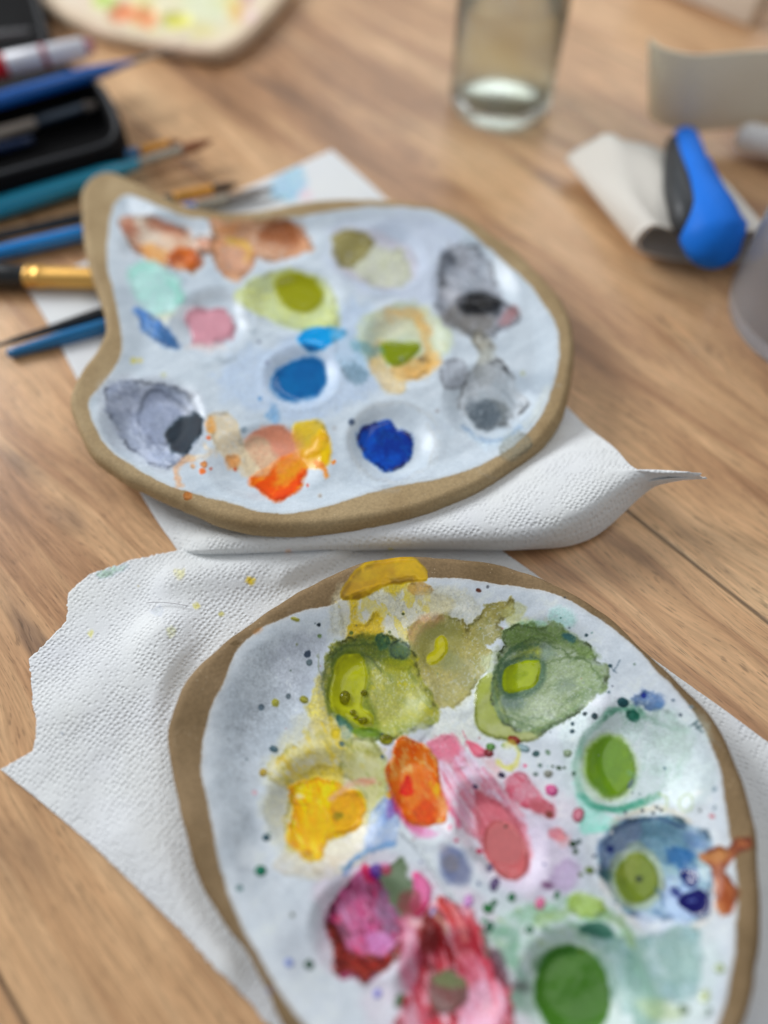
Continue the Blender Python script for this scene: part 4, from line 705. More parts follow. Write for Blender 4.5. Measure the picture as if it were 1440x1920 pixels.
    for k in range(90):
        x0, y0 = rng.uniform(430, 1360), rng.uniform(1120, 1900); q = (K, G, T, (120,126,140), R_, (150,160,120))[k % 6]
        D(x0, y0, rng.uniform(.8, 2.0), q, a=rng.uniform(.35, .85), warp=.6, seed=k)
    S([(868,1372),(872,1385),(873,1398)], 2, (200,90,110), a=.8, soft=1); S([(945,1400),(960,1395),(972,1412),(968,1432),(950,1440),(935,1428)], 9, (214,210,96), a=.85, soft=3, warp=4, gran=.3); B(ell(950,1412,18,12,0), (206,214,214), a=.6, soft=4, rim=0)
    S([(1035,1494),(1040,1510),(1036,1522)], 2, (214,150,170), a=.7, soft=1)
    for x, y in ((438,1212),(432,1206)): S([(x,y),(x+10,y-3)], 3, (84,70,50), a=.8, soft=1, rough=.8)
    B(ell(484,1184,10,4,-20), (190,130,80), a=.5, soft=3, rim=0, rough=.7)
pal2 = empty('paint_palette', P(880, 1560, .003))
tag(pal2, 'lower round clay palette splattered with green, yellow, pink and red paint', 'palette', 'handmade ceramic palettes')
cv2 = None
def _p2():
    global cv2
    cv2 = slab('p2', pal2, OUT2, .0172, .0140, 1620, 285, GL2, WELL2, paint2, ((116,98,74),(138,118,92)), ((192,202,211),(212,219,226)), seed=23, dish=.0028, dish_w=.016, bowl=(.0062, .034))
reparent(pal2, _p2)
# bubbles on the bright puddle
M_BUB = simple('bubble_film', (150,146,30), .05, Transmission_Weight=.85, IOR=1.33)
def bubble(x, y, rx, ry=None):
    k = np.argmin((cv2.X-x)**2+(cv2.Y-y)**2); c = cv2.co[k]
    sx_ = rx*.00021; sy_ = (ry or rx)*.00023
    co = [(0, 0, sx_*.75)]; fs = []; nu = 24; nv = 7
    for i in range(1, nv+1):
        a = i/nv*math.pi/2
        for j in range(nu): b_ = 2*math.pi*j/nu; co.append((sx_*math.sin(a)*math.cos(b_), sy_*math.sin(a)*math.sin(b_), sx_*.75*math.cos(a)-.0001))
    for j in range(nu): fs.append((0, 1+j, 1+(j+1) % nu))
    for i in range(nv-1):
        for j in range(nu): a0 = 1+i*nu; fs.append((a0+j, a0+nu+j, a0+nu+(j+1) % nu, a0+(j+1) % nu))
    co = [(c[0]+q[0], c[1]+q[1], c[2]+cv2.H[k]+q[2]) for q in co]
    o = link('paint_bubble', mesh_from('paint_bubble', co, fs), M_BUB, pal2); o.matrix_parent_inverse = Matrix.Translation(pal2.location).inverted()
for b_ in ((647,1310,10,12),(683,1300,6,5),(662,1337,6,5),(668,1347,5,4),(681,1352,9,6),(724,1387,12,9)): bubble(*b_)

# ================================================================ PAPER TOWELS
def finish_paper(name, top, quads, X, Y, paintfn, thick=.00035, parent=None):
    c = Canvas(top, X, Y); c.C[:] = (202,205,218); c.C += ((fbm(top[:, 0]*40, top[:, 1]*40, 3, 3)-.5)*6)[:, None]
    paintfn(c)
    rgba = np.column_stack([np.clip(lin(np.clip(c.C, 0, 255))/LIT, .01, .84), np.ones(len(X))])
    me = np_mesh(name, top, quads, {'paint': ('FLOAT_COLOR', rgba)})
    o = link(name, me, M_PAPER)
    s = o.modifiers.new('thick', 'SOLIDIFY'); s.thickness = thick; s.offset = -1
    return o
def ragged(pts, z, rag, seed, hard):
    """outline in world units, edges flagged in hard stay straight"""
    W = PV(pts, z)[:, :2]; out = []; base_ = []
    for i in range(len(W)):
        a, b = W[i], W[(i+1) % len(W)]; L = np.linalg.norm(b-a); n = max(2, int(L/.0005)); u = (b-a)/L; nn = np.array([-u[1], u[0]])
        tt = np.arange(n)/n; p = a+(b-a)*tt[:, None]
        amp = 0.00015 if i in hard else rag
        w = (fbm(p[:, 0]*160, p[:, 1]*160, seed, 4)-.5)*2.2*amp+(vnoise(p[:, 0]*1500, p[:, 1]*1500, seed+4)-.5)*amp*1.1
        base_.append(p); out.append(p+nn*(w*np.minimum(1, np.minimum(tt, 1-tt)*n/12))[:, None])
    return np.vstack(out), np.vstack(base_)
T1 = [(0,1442),(40,1420),(62,1408),(70,1360),(60,1290),(54,1236),(100,1190),(124,1164),(128,1112),(168,1077),(245,1050),(330,1034),(420,1012),(600,985),(830,955),(985,1062),(1360,1331),(1520,1450),(1680,1600),(1700,2050),(1300,2350),(760,2250),(600,2030),(470,1880),(330,1735),(180,1590),(60,1490)]
def towel1():
    O, Ob = ragged(T1, .002, .0011, 5, (14, 15, 16, 17, 25, 24, 26))
    cen = np.array(P(760, 1500, .002)[:2]); nang = len(O)
    if nang % 2: O = O[:-1]; Ob = Ob[:-1]; nang -= 1
    t = np.concatenate([np.linspace(.006, .9, 170), np.linspace(.9, 1, 26)[1:]])
    co = (cen+(Ob-cen)[None]*t[:, None, None]+(O-Ob)[None]*(t**60)[:, None, None]).reshape(-1, 2)
    ins = -grid_sdf(co[:, 0], co[:, 1], catmull(PV(OUT2, .002), 6)[:, :2], 200)           # >0 under the palette
    edge = np.repeat(1-t, nang)
    z = .0012+.0034*sstep(.0, .022, -ins)*(fbm(co[:, 0]*26, co[:, 1]*26, 8, 3)-.32)
    # soft fold beside the left rim and a hump at the top
    def ridge(a, b, w, h):
        a = np.array(P(*a, .002)[:2]); b = np.array(P(*b, .002)[:2]); d = sdf_poly(co[:, 0], co[:, 1], np.array([a, b]), False)
        return h*np.exp(-(d/w)**2)
    out = sstep(-.001, .008, -ins)
    z += out*(ridge((300,1200), (470,1760), .011, .0035)+ridge((330,1090), (620,1055), .008, .003)+ridge((540,1080), (640,1040), .005, .002)+ridge((120,1330), (330,1180), .012, .0015)+ridge((250,1560), (420,1800), .009, .0018))
    z = np.maximum(z, .0006); z = np.where(ins > 0, np.minimum(z, .0026), z)
    top = np.column_stack([co, z]); X, Y = unproject(top)
    i = np.arange(nang); j = (i+1) % nang; nr = len(t)
    quads = np.vstack([np.column_stack([k*nang+i, (k+1)*nang+i, (k+1)*nang+j, k*nang+j]) for k in range(nr-1)])
    def pf(c):
        B, S, D = c.blob, c.stroke, c.dot
        B([(184,1078),(200,1068),(225,1062),(240,1058),(236,1068),(205,1080)], (118,156,124), a=.8, soft=4, rim=0, gran=.6, warp=5)
        B(ell(337,1076,11,9), (216,212,150), a=.8, soft=4, rim=0); B(ell(471,1091,9,7,20), (220,182,40), a=.95, soft=2, rim=.1, warp=4)
        B(ell(369,1134,6,5), (216,204,90), a=.85, soft=2, rim=0, warp=3); B(ell(412,1149,5,4), (188,182,90), a=.8, soft=2, rim=0)
        B(ell(320,1186,10,12,20), (196,200,130), a=.7, soft=4, rim=0, gran=.5); B(ell(173,1188,6,6), (214,208,110), a=.8, soft=3, rim=0); B(ell(296,1141,8,7), (176,184,178), a=.7, soft=3, rim=0, gran=.5)
        D(118,1375,2,(160,170,180)); D(260,1100,1.5,(170,160,120))
    o = finish_paper('paper_towel', top, quads, X, Y, pf)
    tag(o, 'torn white paper towel with small yellow and green stains under the lower palette', 'paper towel', 'white paper towels')
towel1()
def surf(net, nu, nv):
    net = np.array([[P(*q) for q in row] for row in net]); r, c, _ = net.shape
    def cr(arr, n):
        out = []
        m = len(arr)
        for k in range(n):
            s = k/(n-1)*(m-1); i = min(int(s), m-2); t = s-i
            p0 = arr[max(i-1, 0)]; p1 = arr[i]; p2 = arr[i+1]; p3 = arr[min(i+2, m-1)]
            if i == 0: p0 = 2*p1-p2
            if i == m-2: p3 = 2*p2-p1
            out.append(.5*((2*p1)+(-p0+p2)*t+(2*p0-5*p1+4*p2-p3)*t*t+(-p0+3*p1-3*p2+p3)*t**3))
        return np.array(out)
    a = cr(net, nv)                       # along rows
    return np.transpose(cr(np.transpose(a, (1, 0, 2)), nu), (1, 0, 2))
def towel2():
    # rows from the far edge to the tucked-in front; every point is (px, py, height)
    net = [
     [(50,540,.001),(160,490,.001),(300,428,.001),(440,362,.001),(520,327,.001),(560,309,.001),(595,293,.0012),(622,281,.0012)],
     [(98,620,.001),(230,570,.001),(380,520,.001),(520,460,.001),(600,418,.0012),(640,398,.0012),(680,378,.0012),(712,362,.0012)],
     [(160,740,.001),(290,700,.001),(450,650,.001),(620,600,.001),(720,568,.002),(780,548,.002),(830,532,.002),(870,520,.002)],
     [(226,860,.001),(350,850,.001),(500,800,.004),(680,760,.006),(800,735,.006),(880,716,.005),(950,700,.004),(1000,688,.003)],
     [(272,940,.001),(370,940,.003),(520,930,.0085),(700,905,.0095),(860,860,.0095),(950,830,.0095),(1030,800,.0095),(1085,785,.008)],
     [(300,985,.001),(392,985,.006),(540,975,.0098),(740,950,.0122),(900,915,.0150),(1000,880,.0175),(1080,848,.0185),(1150,838,.018)],
     [(318,1010,.001),(396,1008,.009),(560,1003,.0125),(760,985,.0155),(930,965,.0185),(1040,925,.0215),(1130,880,.0230),(1200,882,.0238)],
     [(330,1028,.0008),(394,1028,.008),(600,1020,.0112),(800,1008,.0145),(985,1000,.0170),(1085,960,.0212),(1195,890,.0240),(1306,886,.0290)],
     [(332,1032,.0007),(393,1036,.006),(610,1029,.0080),(800,1022,.0105),(985,1022,.0100),(1100,990,.0125),(1208,906,.0195),(1312,892,.0280)],
     [(334,1035,.0005),(400,1042,.002),(620,1034,.0025),(800,1030,.003),(985,1031,.003),(1108,1010,.004),(1226,914,.0130),(1318,897,.0265)]]
    nu, nv = 620, 420
    S_ = surf(net, nu, nv); co = S_.reshape(-1, 3).copy()
    co[:, 2] += .0007*(fbm(co[:, 0]*45, co[:, 1]*45, 14, 3)-.5)*sstep(.001, .004, co[:, 2])
    X, Y = unproject(co)
    idx = np.arange(nu*nv).reshape(nv, nu)
    q = np.column_stack([idx[:-1, :-1].ravel(), idx[1:, :-1].ravel(), idx[1:, 1:].ravel(), idx[:-1, 1:].ravel()])
    def pf(c):
        c.blob([(505,352),(530,325),(565,318),(572,345),(552,372),(515,372)], (120,176,222), a=.8, soft=6, rim=0, gran=.4)
        c.blob(ell(570,362,16,6), (222,172,170), a=.6, soft=5, rim=0)
        c.blob(ell(542,1034,8,4,20), (222,172,130), a=.85, soft=2, rim=0)
        c.blob(ell(732,1035,5,3,0), (200,190,90), a=.7, soft=2, rim=0)
    o = finish_paper('paper_towel', co, q, X, Y, pf, thick=.0004)
    tag(o, 'white paper towel with rolled front fold and raised pointed corner under the upper palette', 'paper towel', 'white paper towels')
    # lower ply: grey turned-under face ending in the second tip
    net2 = [
     [(1215,903,.0205),(1240,899,.0225),(1282,896,.0252),(1324,895,.0262)],
     [(1226,913,.0140),(1246,907,.0185),(1284,900,.0238),(1326,898,.0256)]]
    S2 = surf(net2, 160, 60); co2 = S2.reshape(-1, 3); X2, Y2 = unproject(co2); idx = np.arange(160*60).reshape(60, 160)
    q2 = np.column_stack([idx[:-1, :-1].ravel(), idx[1:, :-1].ravel(), idx[1:, 1:].ravel(), idx[:-1, 1:].ravel()])
    o2 = finish_paper('lower_ply', co2, q2, X2, Y2, lambda c: None); o2.parent = o
towel2()

# ================================================================ helpers for round things
def tube_mesh(name, pts, radii, seg=20, flat=None, caps=True, up=None):
    """sweep along 3-D points; flat = height/width ratio of the section"""
    pts = [Vector(p) for p in pts]; co = []; fs = []; n = len(pts); flat = flat if flat is not None else [1]*n
    for i, p in enumerate(pts):
        d = (pts[min(i+1, n-1)]-pts[max(i-1, 0)]).normalized()
        side = d.cross(Vector(up or (0, 0, 1))); side = side.normalized() if side.length > 1e-6 else Vector((1, 0, 0)); u = side.cross(d).normalized()
        for k in range(seg):
            a = 2*math.pi*k/seg; co.append(p+side*(radii[i]*math.cos(a))+u*(radii[i]*flat[i]*math.sin(a)))
    for i in range(n-1):
        for k in range(seg): k2 = (k+1) % seg; fs.append((i*seg+k, i*seg+k2, (i+1)*seg+k2, (i+1)*seg+k))
    if caps: fs.append(tuple(range(seg))[::-1]); fs.append(tuple(range((n-1)*seg, n*seg)))
    return mesh_from(name, co, fs)
def lathe_mesh(name, prof, seg=64):
    co = []; fs = []
    for (r, z) in prof:
        for k in range(seg): a = 2*math.pi*k/seg; co.append((r*math.cos(a), r*math.sin(a), z))
    for i in range(len(prof)-1):
        for k in range(seg): k2 = (k+1) % seg; fs.append((i*seg+k, i*seg+k2, (i+1)*seg+k2, (i+1)*seg+k))
    return mesh_from(name, co, fs)
def keep(o, root): o.parent = root; o.matrix_parent_inverse = Matrix.Translation(root.location).inverted(); return o

# materials for tools
M_TEAL = simple('teal_lacquer', (22,132,164), .22, coat=.4); M_BLUE = simple('blue_lacquer', (16,118,192), .2, coat=.4); M_DBLUE = simple('dark_blue_lacquer', (14,98,150), .25, coat=.3)
M_ROYAL = simple('royal_blue_lacquer', (8,86,164), .28, coat=.3)
M_BLACK = simple('black_lacquer', (24,26,28), .3, coat=.2); M_SILVER = simple('silver_ferrule', (150,144,132), .4, 1.0); M_DSILV = simple('dull_nickel', (150,144,134), .4, 1.0)
M_GOLD = simple('brass_ferrule', (236,168,92), .42, .9); M_OCHRE = simple('copper_ferrule', (206,148,70), .35, .8)
M_BRIST = simple('brown_bristle', (124,76,44), .7, noise=.4, scale=2500, bump=.0002); M_GREYB = simple('grey_bristle', (112,104,98), .7, noise=.3, scale=2500, bump=.0002); M_DARKB = simple('dark_bristle', (70,52,36), .7, noise=.3, scale=2500, bump=.0002)
def brush(a, b, parts, label, group='paint brushes laid beside the palettes', name='paint_brush', cat='brush'):
    """a, b = (px,py,z) of the tail and the tip; parts = [(name, t0, t1, [(t,r)...], material)]"""
    A = Vector(P(*a)); B_ = Vector(P(*b)); root = empty(name, tuple(A)); tag(root, label, cat, group)
    for pn, prof, mt, fl in parts:
        prof = [q for q in prof]; pts = [A.lerp(B_, q[0]) for q in prof]
        # refine
        ts = []; rs = []
        for i in range(len(prof)-1):
            for k in range(6):
                f = k/6; ts.append(prof[i][0]*(1-f)+prof[i+1][0]*f); s_ = f*f*(3-2*f); rs.append(prof[i][1]*(1-s_)+prof[i+1][1]*s_)
        ts.append(prof[-1][0]); rs.append(prof[-1][1])
        me = tube_mesh(pn, [A.lerp(B_, t_) for t_ in ts], rs, 20, [fl]*len(ts))
        keep(link(pn, me, mt), root)
    return root
# teal brush, bristles past the palette's top left
brush((-160,440,.006), (402,262,.012), [('handle', [(0,.0032),(.3,.0058),(.60,.0052),(.735,.0030)], M_TEAL, 1), ('ferrule', [(.73,.0031),(.76,.0034),(.80,.0036),(.885,.0034)], M_SILVER, .9), ('bristles', [(.875,.0035),(.92,.0042),(.96,.0028),(1,.0003)], M_BRIST, .7)], 'teal brush with silver ferrule and brown bristles in front of the black case')
brush((-160,392,.0045), (325,268,.009), [('handle', [(0,.003),(.4,.0045),(.75,.0038),(.87,.0026)], M_DBLUE, 1), ('ferrule', [(.865,.0027),(.9,.0028),(.985,.0026)], M_OCHRE, 1), ('bristles', [(.98,.0025),(1.03,.0008)], M_BRIST, 1)], 'dark blue brush with a copper ferrule squeezed between the black case and the teal brush')
brush((-160,476,.004), (452,344,.006), [('handle', [(0,.0018),(.25,.0024),(.6,.0034),(.79,.0026)], M_BLACK, 1), ('ferrule', [(.785,.0027),(.82,.0030),(.91,.0029)], M_OCHRE, 1), ('bristles', [(.905,.0030),(.95,.0032),(1,.0004)], M_DARKB, .8)], 'thin black brush with copper ferrule whose dark tip shows above the upper palette')
brush((-160,512,.005), (515,352,.005), [('handle', [(0,.0030),(.3,.0040),(.55,.0040),(.77,.0028)], M_BLUE, 1), ('ferrule', [(.765,.0031),(.80,.0034),(.86,.0034)], M_SILVER, .9), ('bristles', [(.855,.0033),(.93,.0032),(.98,.0020),(1,.0008)], M_GREYB, .6)], 'bright blue brush with silver ferrule and grey bristles passing under the upper palette')
brush((-260,512,.0066), (300,524,.0066), [('handle', [(0,.004),(.3,.0056),(.5,.0060),(.56,.0054)], M_BLACK, 1), ('ferrule', [(.555,.0060),(.565,.0066),(.585,.0060),(.60,.0066),(.62,.0060),(.80,.0061),(.86,.0061)], M_GOLD, .85), ('bristles', [(.85,.0055),(1,.0030)], M_DARKB, .6)], 'wide black brush with a gold ferrule sliding under the left edge of the upper palette')
brush((-6,648,.0035), (420,518,.005), [('handle', [(0,.0009),(.1,.0016),(.45,.0032),(.8,.0038),(1,.003)], M_BLACK, 1)], 'thin black brush handle tapering to a point at the left edge')
brush((14,664,.0028), (420,548,.005), [('handle', [(0,.0016),(.012,.0024),(.3,.0036),(.8,.0042),(1,.003)], M_DBLUE, 1)], 'dark blue brush handle with a blunt end lying against the thin black handle')

# ================================================================ PENCIL CASE
M_CASE = simple('black_case_cloth', (6,8,12), .75, Specular_IOR_Level=.15, noise=.25, scale=900, bump=.0003); M_CASE_IN = simple('black_lining', (5,7,11), .85, Specular_IOR_Level=.1, noise=.2, scale=700, bump=.0002); M_ZIP = simple('zip_tape', (26,30,36), .6, noise=.2, scale=1500, bump=.0002)
def tray(root, poly, ztop, z0, wall, floor, nm, mat_o, mat_i):
    Wp = catmull(PV(poly, ztop), 8)[:, :2]; n = len(Wp)
    nr = np.roll(Wp, -1, 0)-np.roll(Wp, 1, 0); nr /= np.linalg.norm(nr, axis=1, keepdims=True); nn = np.stack([-nr[:, 1], nr[:, 0]], 1)
    area = .5*np.sum(Wp[:, 0]*np.roll(Wp[:, 1], -1)-np.roll(Wp[:, 0], -1)*Wp[:, 1]); nn *= 1 if area > 0 else -1
    prof_o = [(0.004, z0), (0.0008, z0+.002), (0, z0+.006), (0, ztop-.004), (.0006, ztop-.0015), (wall*.5, ztop), (wall-.0006, ztop-.0015)]
    prof_i = [(wall-.0006, ztop-.0015), (wall, ztop-.004), (wall+.001, floor+.003), (wall+.005, floor)]
    def rings(prof, cap):
        co = []; fs = []
        for ins, z in prof:
            for p in Wp+nn*ins: co.append((p[0], p[1], z))
        for i in range(len(prof)-1):
            for k in range(n): k2 = (k+1) % n; fs.append((i*n+k, i*n+k2, (i+1)*n+k2, (i+1)*n+k))
        if cap == 'last': fs.append(tuple(range((len(prof)-1)*n, len(prof)*n)))
        if cap == 'first': fs.append(tuple(range(n)))
        return co, fs
    keep(link(nm, mesh_from(nm, *rings(prof_o, 'first')), mat_o), root); keep(link('lining', mesh_from('lining', *rings(prof_i, 'last')), mat_i), root)
    zp = tube_mesh('zip', [(p[0], p[1], ztop+.0002) for p in np.vstack([Wp+nn*wall*.5, (Wp+nn*wall*.5)[:1]])], [.0013]*(n+1), 8, caps=False)
    keep(link('zip', zp, M_ZIP), root)
case = empty('pencil_case', P(0, 300, 0)); tag(case, 'open black zip pencil case with two shallow halves at the upper left', 'pencil case')
tray(case, [(-300,262),(-100,205),(60,165),(140,142),(186,150),(214,190),(228,232),(218,264),(180,284),(60,317),(-100,363),(-300,420)], .022, .0005, .006, .004, 'lower_half', M_CASE, M_CASE_IN)
tray(case, [(-300,-90),(-60,-120),(30,-100),(62,-40),(84,30),(92,74),(70,96),(20,104),(-100,130),(-300,180)], .018, .0005, .006, .004, 'upper_half', M_CASE, M_CASE_IN)
sp_ = mesh_from('spine', [P(-300,196,.004), P(120,112,.004), P(150,142,.004), P(-300,262,.004), P(-300,190,.012), P(88,112,.012), P(140,142,.012), P(-300,252,.012)], [(0,1,2,3),(4,5,6,7),(0,4,5,1),(1,5,6,2),(2,6,7,3)]); keep(link('spine', sp_, M_CASE), case)
# things in and on the case
brush((-160,300,.009), (165,200,.012), [('handle', [(0,.0028),(.45,.0036),(.70,.0030)], simple('pale_wood', (140,130,120), .5), 1), ('ferrule', [(.69,.0031),(.75,.0036),(.98,.0034)], simple('dark_steel', (70,78,88), .35, .9), 1), ('bristles', [(.97,.0034),(1.05,.002)], M_GREYB, 1)], 'pale grey handled brush lying inside the lower half of the black case')
brush((-160,318,.008), (62,262,.009), [('handle', [(0,.003),(.5,.003),(1,.0022)], simple('navy_lacquer', (14,34,66), .3), 1)], 'short navy handle lying at the front inside the black case')
brush((-160,235,.0235), (345,88,.024), [('handle', [(0,.0030),(.35,.0044),(.62,.0042),(.80,.0016)], M_ROYAL, 1), ('ferrule', [(.79,.0016),(.90,.0012)], M_DSILV, 1), ('bristles', [(.895,.0012),(1,.0002)], M_GREYB, 1)], 'royal blue brush with a fine tip lying across the top of the black case')
mk = empty('marker_pen', P(-60,130,.024)); tag(mk, 'white marker pen with a red band lying across the upper half of the black case', 'marker')
A_, B_ = Vector(P(-160,158,.026)), Vector(P(176,86,.026))
def seg_(pn, t0, t1, r0, r1, m): keep(link(pn, tube_mesh(pn, [A_.lerp(B_, t0), A_.lerp(B_, t0+.003), A_.lerp(B_, t1-.003), A_.lerp(B_, t1)], [r0*.9, r0, r1, r1*.9], 24), m), mk)
M_RED = simple('red_plastic', (186,22,36), .3); M_WPL = simple('white_plastic', (205,206,214), .35)
seg_('cap', 0, .50, .0064, .0064, M_RED); seg_('barrel', .502, .95, .0064, .0060, M_WPL); seg_('end_plug', .951, 1.0, .0045, .0040, simple('rose_plastic', (176,120,132), .4)); seg_('printed_band', .70, .735, .00655, .00655, simple('dark_red_print', (140,50,66), .4))
p2_ = brush((-160,92,.016), (60,62,.017), [('handle', [(0,.003),(.5,.004),(1,.003)], simple('ash_grey', (84,84,86), .5), 1)], 'grey pencil lying in the upper half of the black case behind the marker', name='pencil', cat='pencil', group=None)

# ================================================================ FAR PALETTE
OUT3 = [(40,-90),(62,-20),(95,14),(200,60),(300,82),(390,94),(438,84),(480,50),(528,0),(560,-60),(520,-150),(380,-200),(200,-200),(80,-150)]
GL3 = [(70,-90),(84,-22),(112,6),(206,51),(300,74),(388,85),(428,76),(468,42),(510,-6),(538,-60),(480,-130),(370,-170),(210,-170),(110,-130)]
def paint3(c):
    B = c.blob
    B([(180,20),(260,45),(380,66),(430,40),(440,-40),(300,-60),(180,-40)], (222,214,150), a=.8, soft=8, rim=0, warp=14, col2=(226,222,190))
    B(ell(228,22,24,16,-20), (238,116,76), a=.9, soft=8, rim=0, part='coral orange blob'); B(ell(270,30,22,17,10), (240,130,88), a=.9, soft=8, rim=0, part='second coral orange blob'); B(ell(330,38,26,15,0), (206,204,70), a=.9, soft=8, rim=0, part='lime yellow blob')
    B(ell(196,-2,22,12,0), (160,200,96), a=.8, soft=8, rim=0); B(ell(440,18,16,18,0), (240,176,96), a=.8, soft=8, rim=0); B(ell(462,-6,12,12,0), (196,140,150), a=.8, soft=6, rim=0); B(ell(385,10,40,30,0), (206,220,190), a=.7, soft=14, rim=0); B(ell(140,0,30,14,20), (226,206,190), a=.7, soft=8, rim=0); B(ell(470,30,14,8,-40), (232,190,200), a=.7, soft=6, rim=0)
pal3 = empty('paint_palette', P(300, -20, .001)); tag(pal3, 'far cream palette with coral and yellow paint at the top edge', 'palette', 'handmade ceramic palettes')
reparent(pal3, lambda: slab('p3', pal3, OUT3, .010, .009, 420, 90, GL3, [(230,24,30,22,.002,0),(272,30,26,20,.002,0),(330,38,30,20,.002,0)], paint3, ((200,182,158),(212,190,170)), ((214,200,176),(222,208,186)), seed=40))

# ================================================================ GLASS JAR
base = np.array(P(937, 196, 0)); e1 = np.array(P(845, 192, 0)); JR = np.linalg.norm(e1[:2]-base[:2])*1.02
jar = empty('glass_jar', tuple(base)); tag(jar, 'clear glass jar of cloudy brush water standing on the table behind the palettes', 'jar')
mg, nt, bg = newmat('clear_glass'); bg.inputs['Base Color'].default_value = (.90, .96, .94, 1); bg.inputs['Transmission Weight'].default_value = 1; bg.inputs['Roughness'].default_value = .22; bg.inputs['IOR'].default_value = 1.3
JH = .125
prof = [(0.0001, .0015), (JR*.70, .0012), (JR*.82, .0002), (JR*.94, .0016), (JR, .006), (JR*1.0, .02), (JR*1.01, JH*.9), (JR*.97, JH), (JR*.93, JH-.001), (JR*.935, JH*.9), (JR*.925, .020), (JR*.90, .0135), (JR*.78, .0095), (.0001, .0085)]
g_ = link('glass_body', lathe_mesh('glass_body', prof, 72), mg, jar)
mw, nt, bw = newmat('brush_water'); bw.inputs['Base Color'].default_value = (.90, .90, .72, 1); bw.inputs['Transmission Weight'].default_value = .93; bw.inputs['Roughness'].default_value = .10; bw.inputs['IOR'].default_value = 1.13
nzw = N(nt, 'ShaderNodeTexNoise'); nzw.inputs['Scale'].default_value = 40; rw_ = N(nt, 'ShaderNodeValToRGB'); rw_.color_ramp.elements[0].color = (.98, .97, .92, 1); rw_.color_ramp.elements[1].color = (.97, .92, .76, 1); rw_.color_ramp.elements[0].position = .45; rw_.color_ramp.elements[1].position = .7
tcw = N(nt, 'ShaderNodeTexCoord'); nt.links.new(tcw.outputs['Object'], nzw.inputs['Vector']); nt.links.new(nzw.outputs['Fac'], rw_.inputs[0]); nt.links.new(rw_.outputs[0], bw.inputs['Base Color'])
WH = .064
link('water', lathe_mesh('water', [(.0001, .0083), (JR*.785, .0093), (JR*.905, .0133), (JR*.93, .0198), (JR*.938, WH-.0005), (JR*.90, WH), (.0001, WH)], 72), mw, jar)

# ================================================================ BLUE TOOL, CREAM STRAP AND SLEEVE, CUP, BOX
M_CREAM = simple('cream_webbing', (220,206,186), .55, noise=.06, scale=900, bump=.0002, Sheen_Weight=.2); M_CREAM2 = simple('cream_cloth', (196,192,184), .8, noise=.08, scale=900, bump=.0003)
def strip(name, path, z0, z1, th, mat, lean=(0, 0)):
    pts = catmull(PV([(q[0], q[1]) for q in path], z0), 10, False)[:, :2]; n = len(pts)
    d = np.gradient(pts, axis=0); d /= np.linalg.norm(d, axis=1, keepdims=True); nn = np.stack([-d[:, 1], d[:, 0]], 1)
    co = []; prof = [(-.5, z0+.0004), (-.35, z0), (.35, z0), (.5, z0+.0004), (.5, z1-.0004), (.35, z1), (-.35, z1), (-.5, z1-.0004)]
    for i in range(n):
        for f, z in prof:
            k = (z-z0)/(z1-z0); p = pts[i]+nn[i]*f*th+np.array(lean)*k; co.append((p[0], p[1], z))
    m = len(prof); fs = [(i*m+k, i*m+(k+1) % m, (i+1)*m+(k+1) % m, (i+1)*m+k) for i in range(n-1) for k in range(m)]
    fs += [tuple(range(m)), tuple(range((n-1)*m, n*m))[::-1]]
    return mesh_from(name, co, fs)
st_ = link('cream_strap', strip('cream_strap', [(1217,218),(1235,233),(1265,243),(1297,248),(1340,245),(1400,240),(1470,240),(1560,246)], .010, .053, .0016, M_CREAM, (-.012, .004)), M_CREAM)
tag(st_, 'wide cream strap standing curled on its edge behind the blue handle', 'strap')
# flattened cream sleeve
def sleeve():
    A, B = Vector(P(1322, 464, .011)), Vector(P(1184, 302, .011)); W2 = Vector(P(1448, 472, .011))-Vector(P(1180, 456, .011)); w = W2.length/2; u = W2.normalized(); n = 26; seg = 40; co = []; fs = []
    for layer, sc_ in ((0, 1.0), (1, .93)):
        for i in range(n):
            t_ = i/(n-1); c = A.lerp(B, t_)
            for k in range(seg):
                a = 2*math.pi*k/seg; x = math.cos(a); z = math.sin(a); xs = math.copysign(abs(x)**.8, x); hh = (.0115+.0015*math.sin(3*a+2*t_))*(1-.05*t_)
                co.append(c+u*(w*xs*sc_*(1+.02*t_))+Vector((0, 0, 1))*(hh*z*(sc_ if layer == 0 else .84)+(hh-.010)+.0022*max(0, z)*math.sin(x*5.5+t_*4)+.0012*max(0, z)*math.sin(x*13-t_*6)))
    for L_ in (0, 1):
        for i in range(n-1):
            for k in range(seg):
                k2 = (k+1) % seg; q = [L_*n*seg+i*seg+k, L_*n*seg+i*seg+k2, L_*n*seg+(i+1)*seg+k2, L_*n*seg+(i+1)*seg+k]; fs.append(tuple(q if L_ == 0 else q[::-1]))
    for k in range(seg): k2 = (k+1) % seg; fs.append((k, k2, n*seg+k2, n*seg+k)); o_ = (n-1)*seg; fs.append((o_+k, n*seg+o_+k, n*seg+o_+k2, o_+k2))
    return mesh_from('cream_sleeve', co, fs)
s_ = link('cream_sleeve', sleeve(), M_CREAM2); tag(s_, 'flattened cream cloth sleeve with an open end lying under the blue handle', 'sleeve')
hd = empty('hand_tool', P(1320, 420, .02)); tag(hd, 'curved bright blue plastic handle with a black grip resting on the cream sleeve', 'hand tool')
M_BPL = simple('bright_blue_plastic', (6,100,196), .6, Specular_IOR_Level=.25); M_KPL = simple('black_rubber', (32,36,40), .5)
def cat3(pts, n=8): return catmull(np.array([P(*q) for q in pts]), n, False)
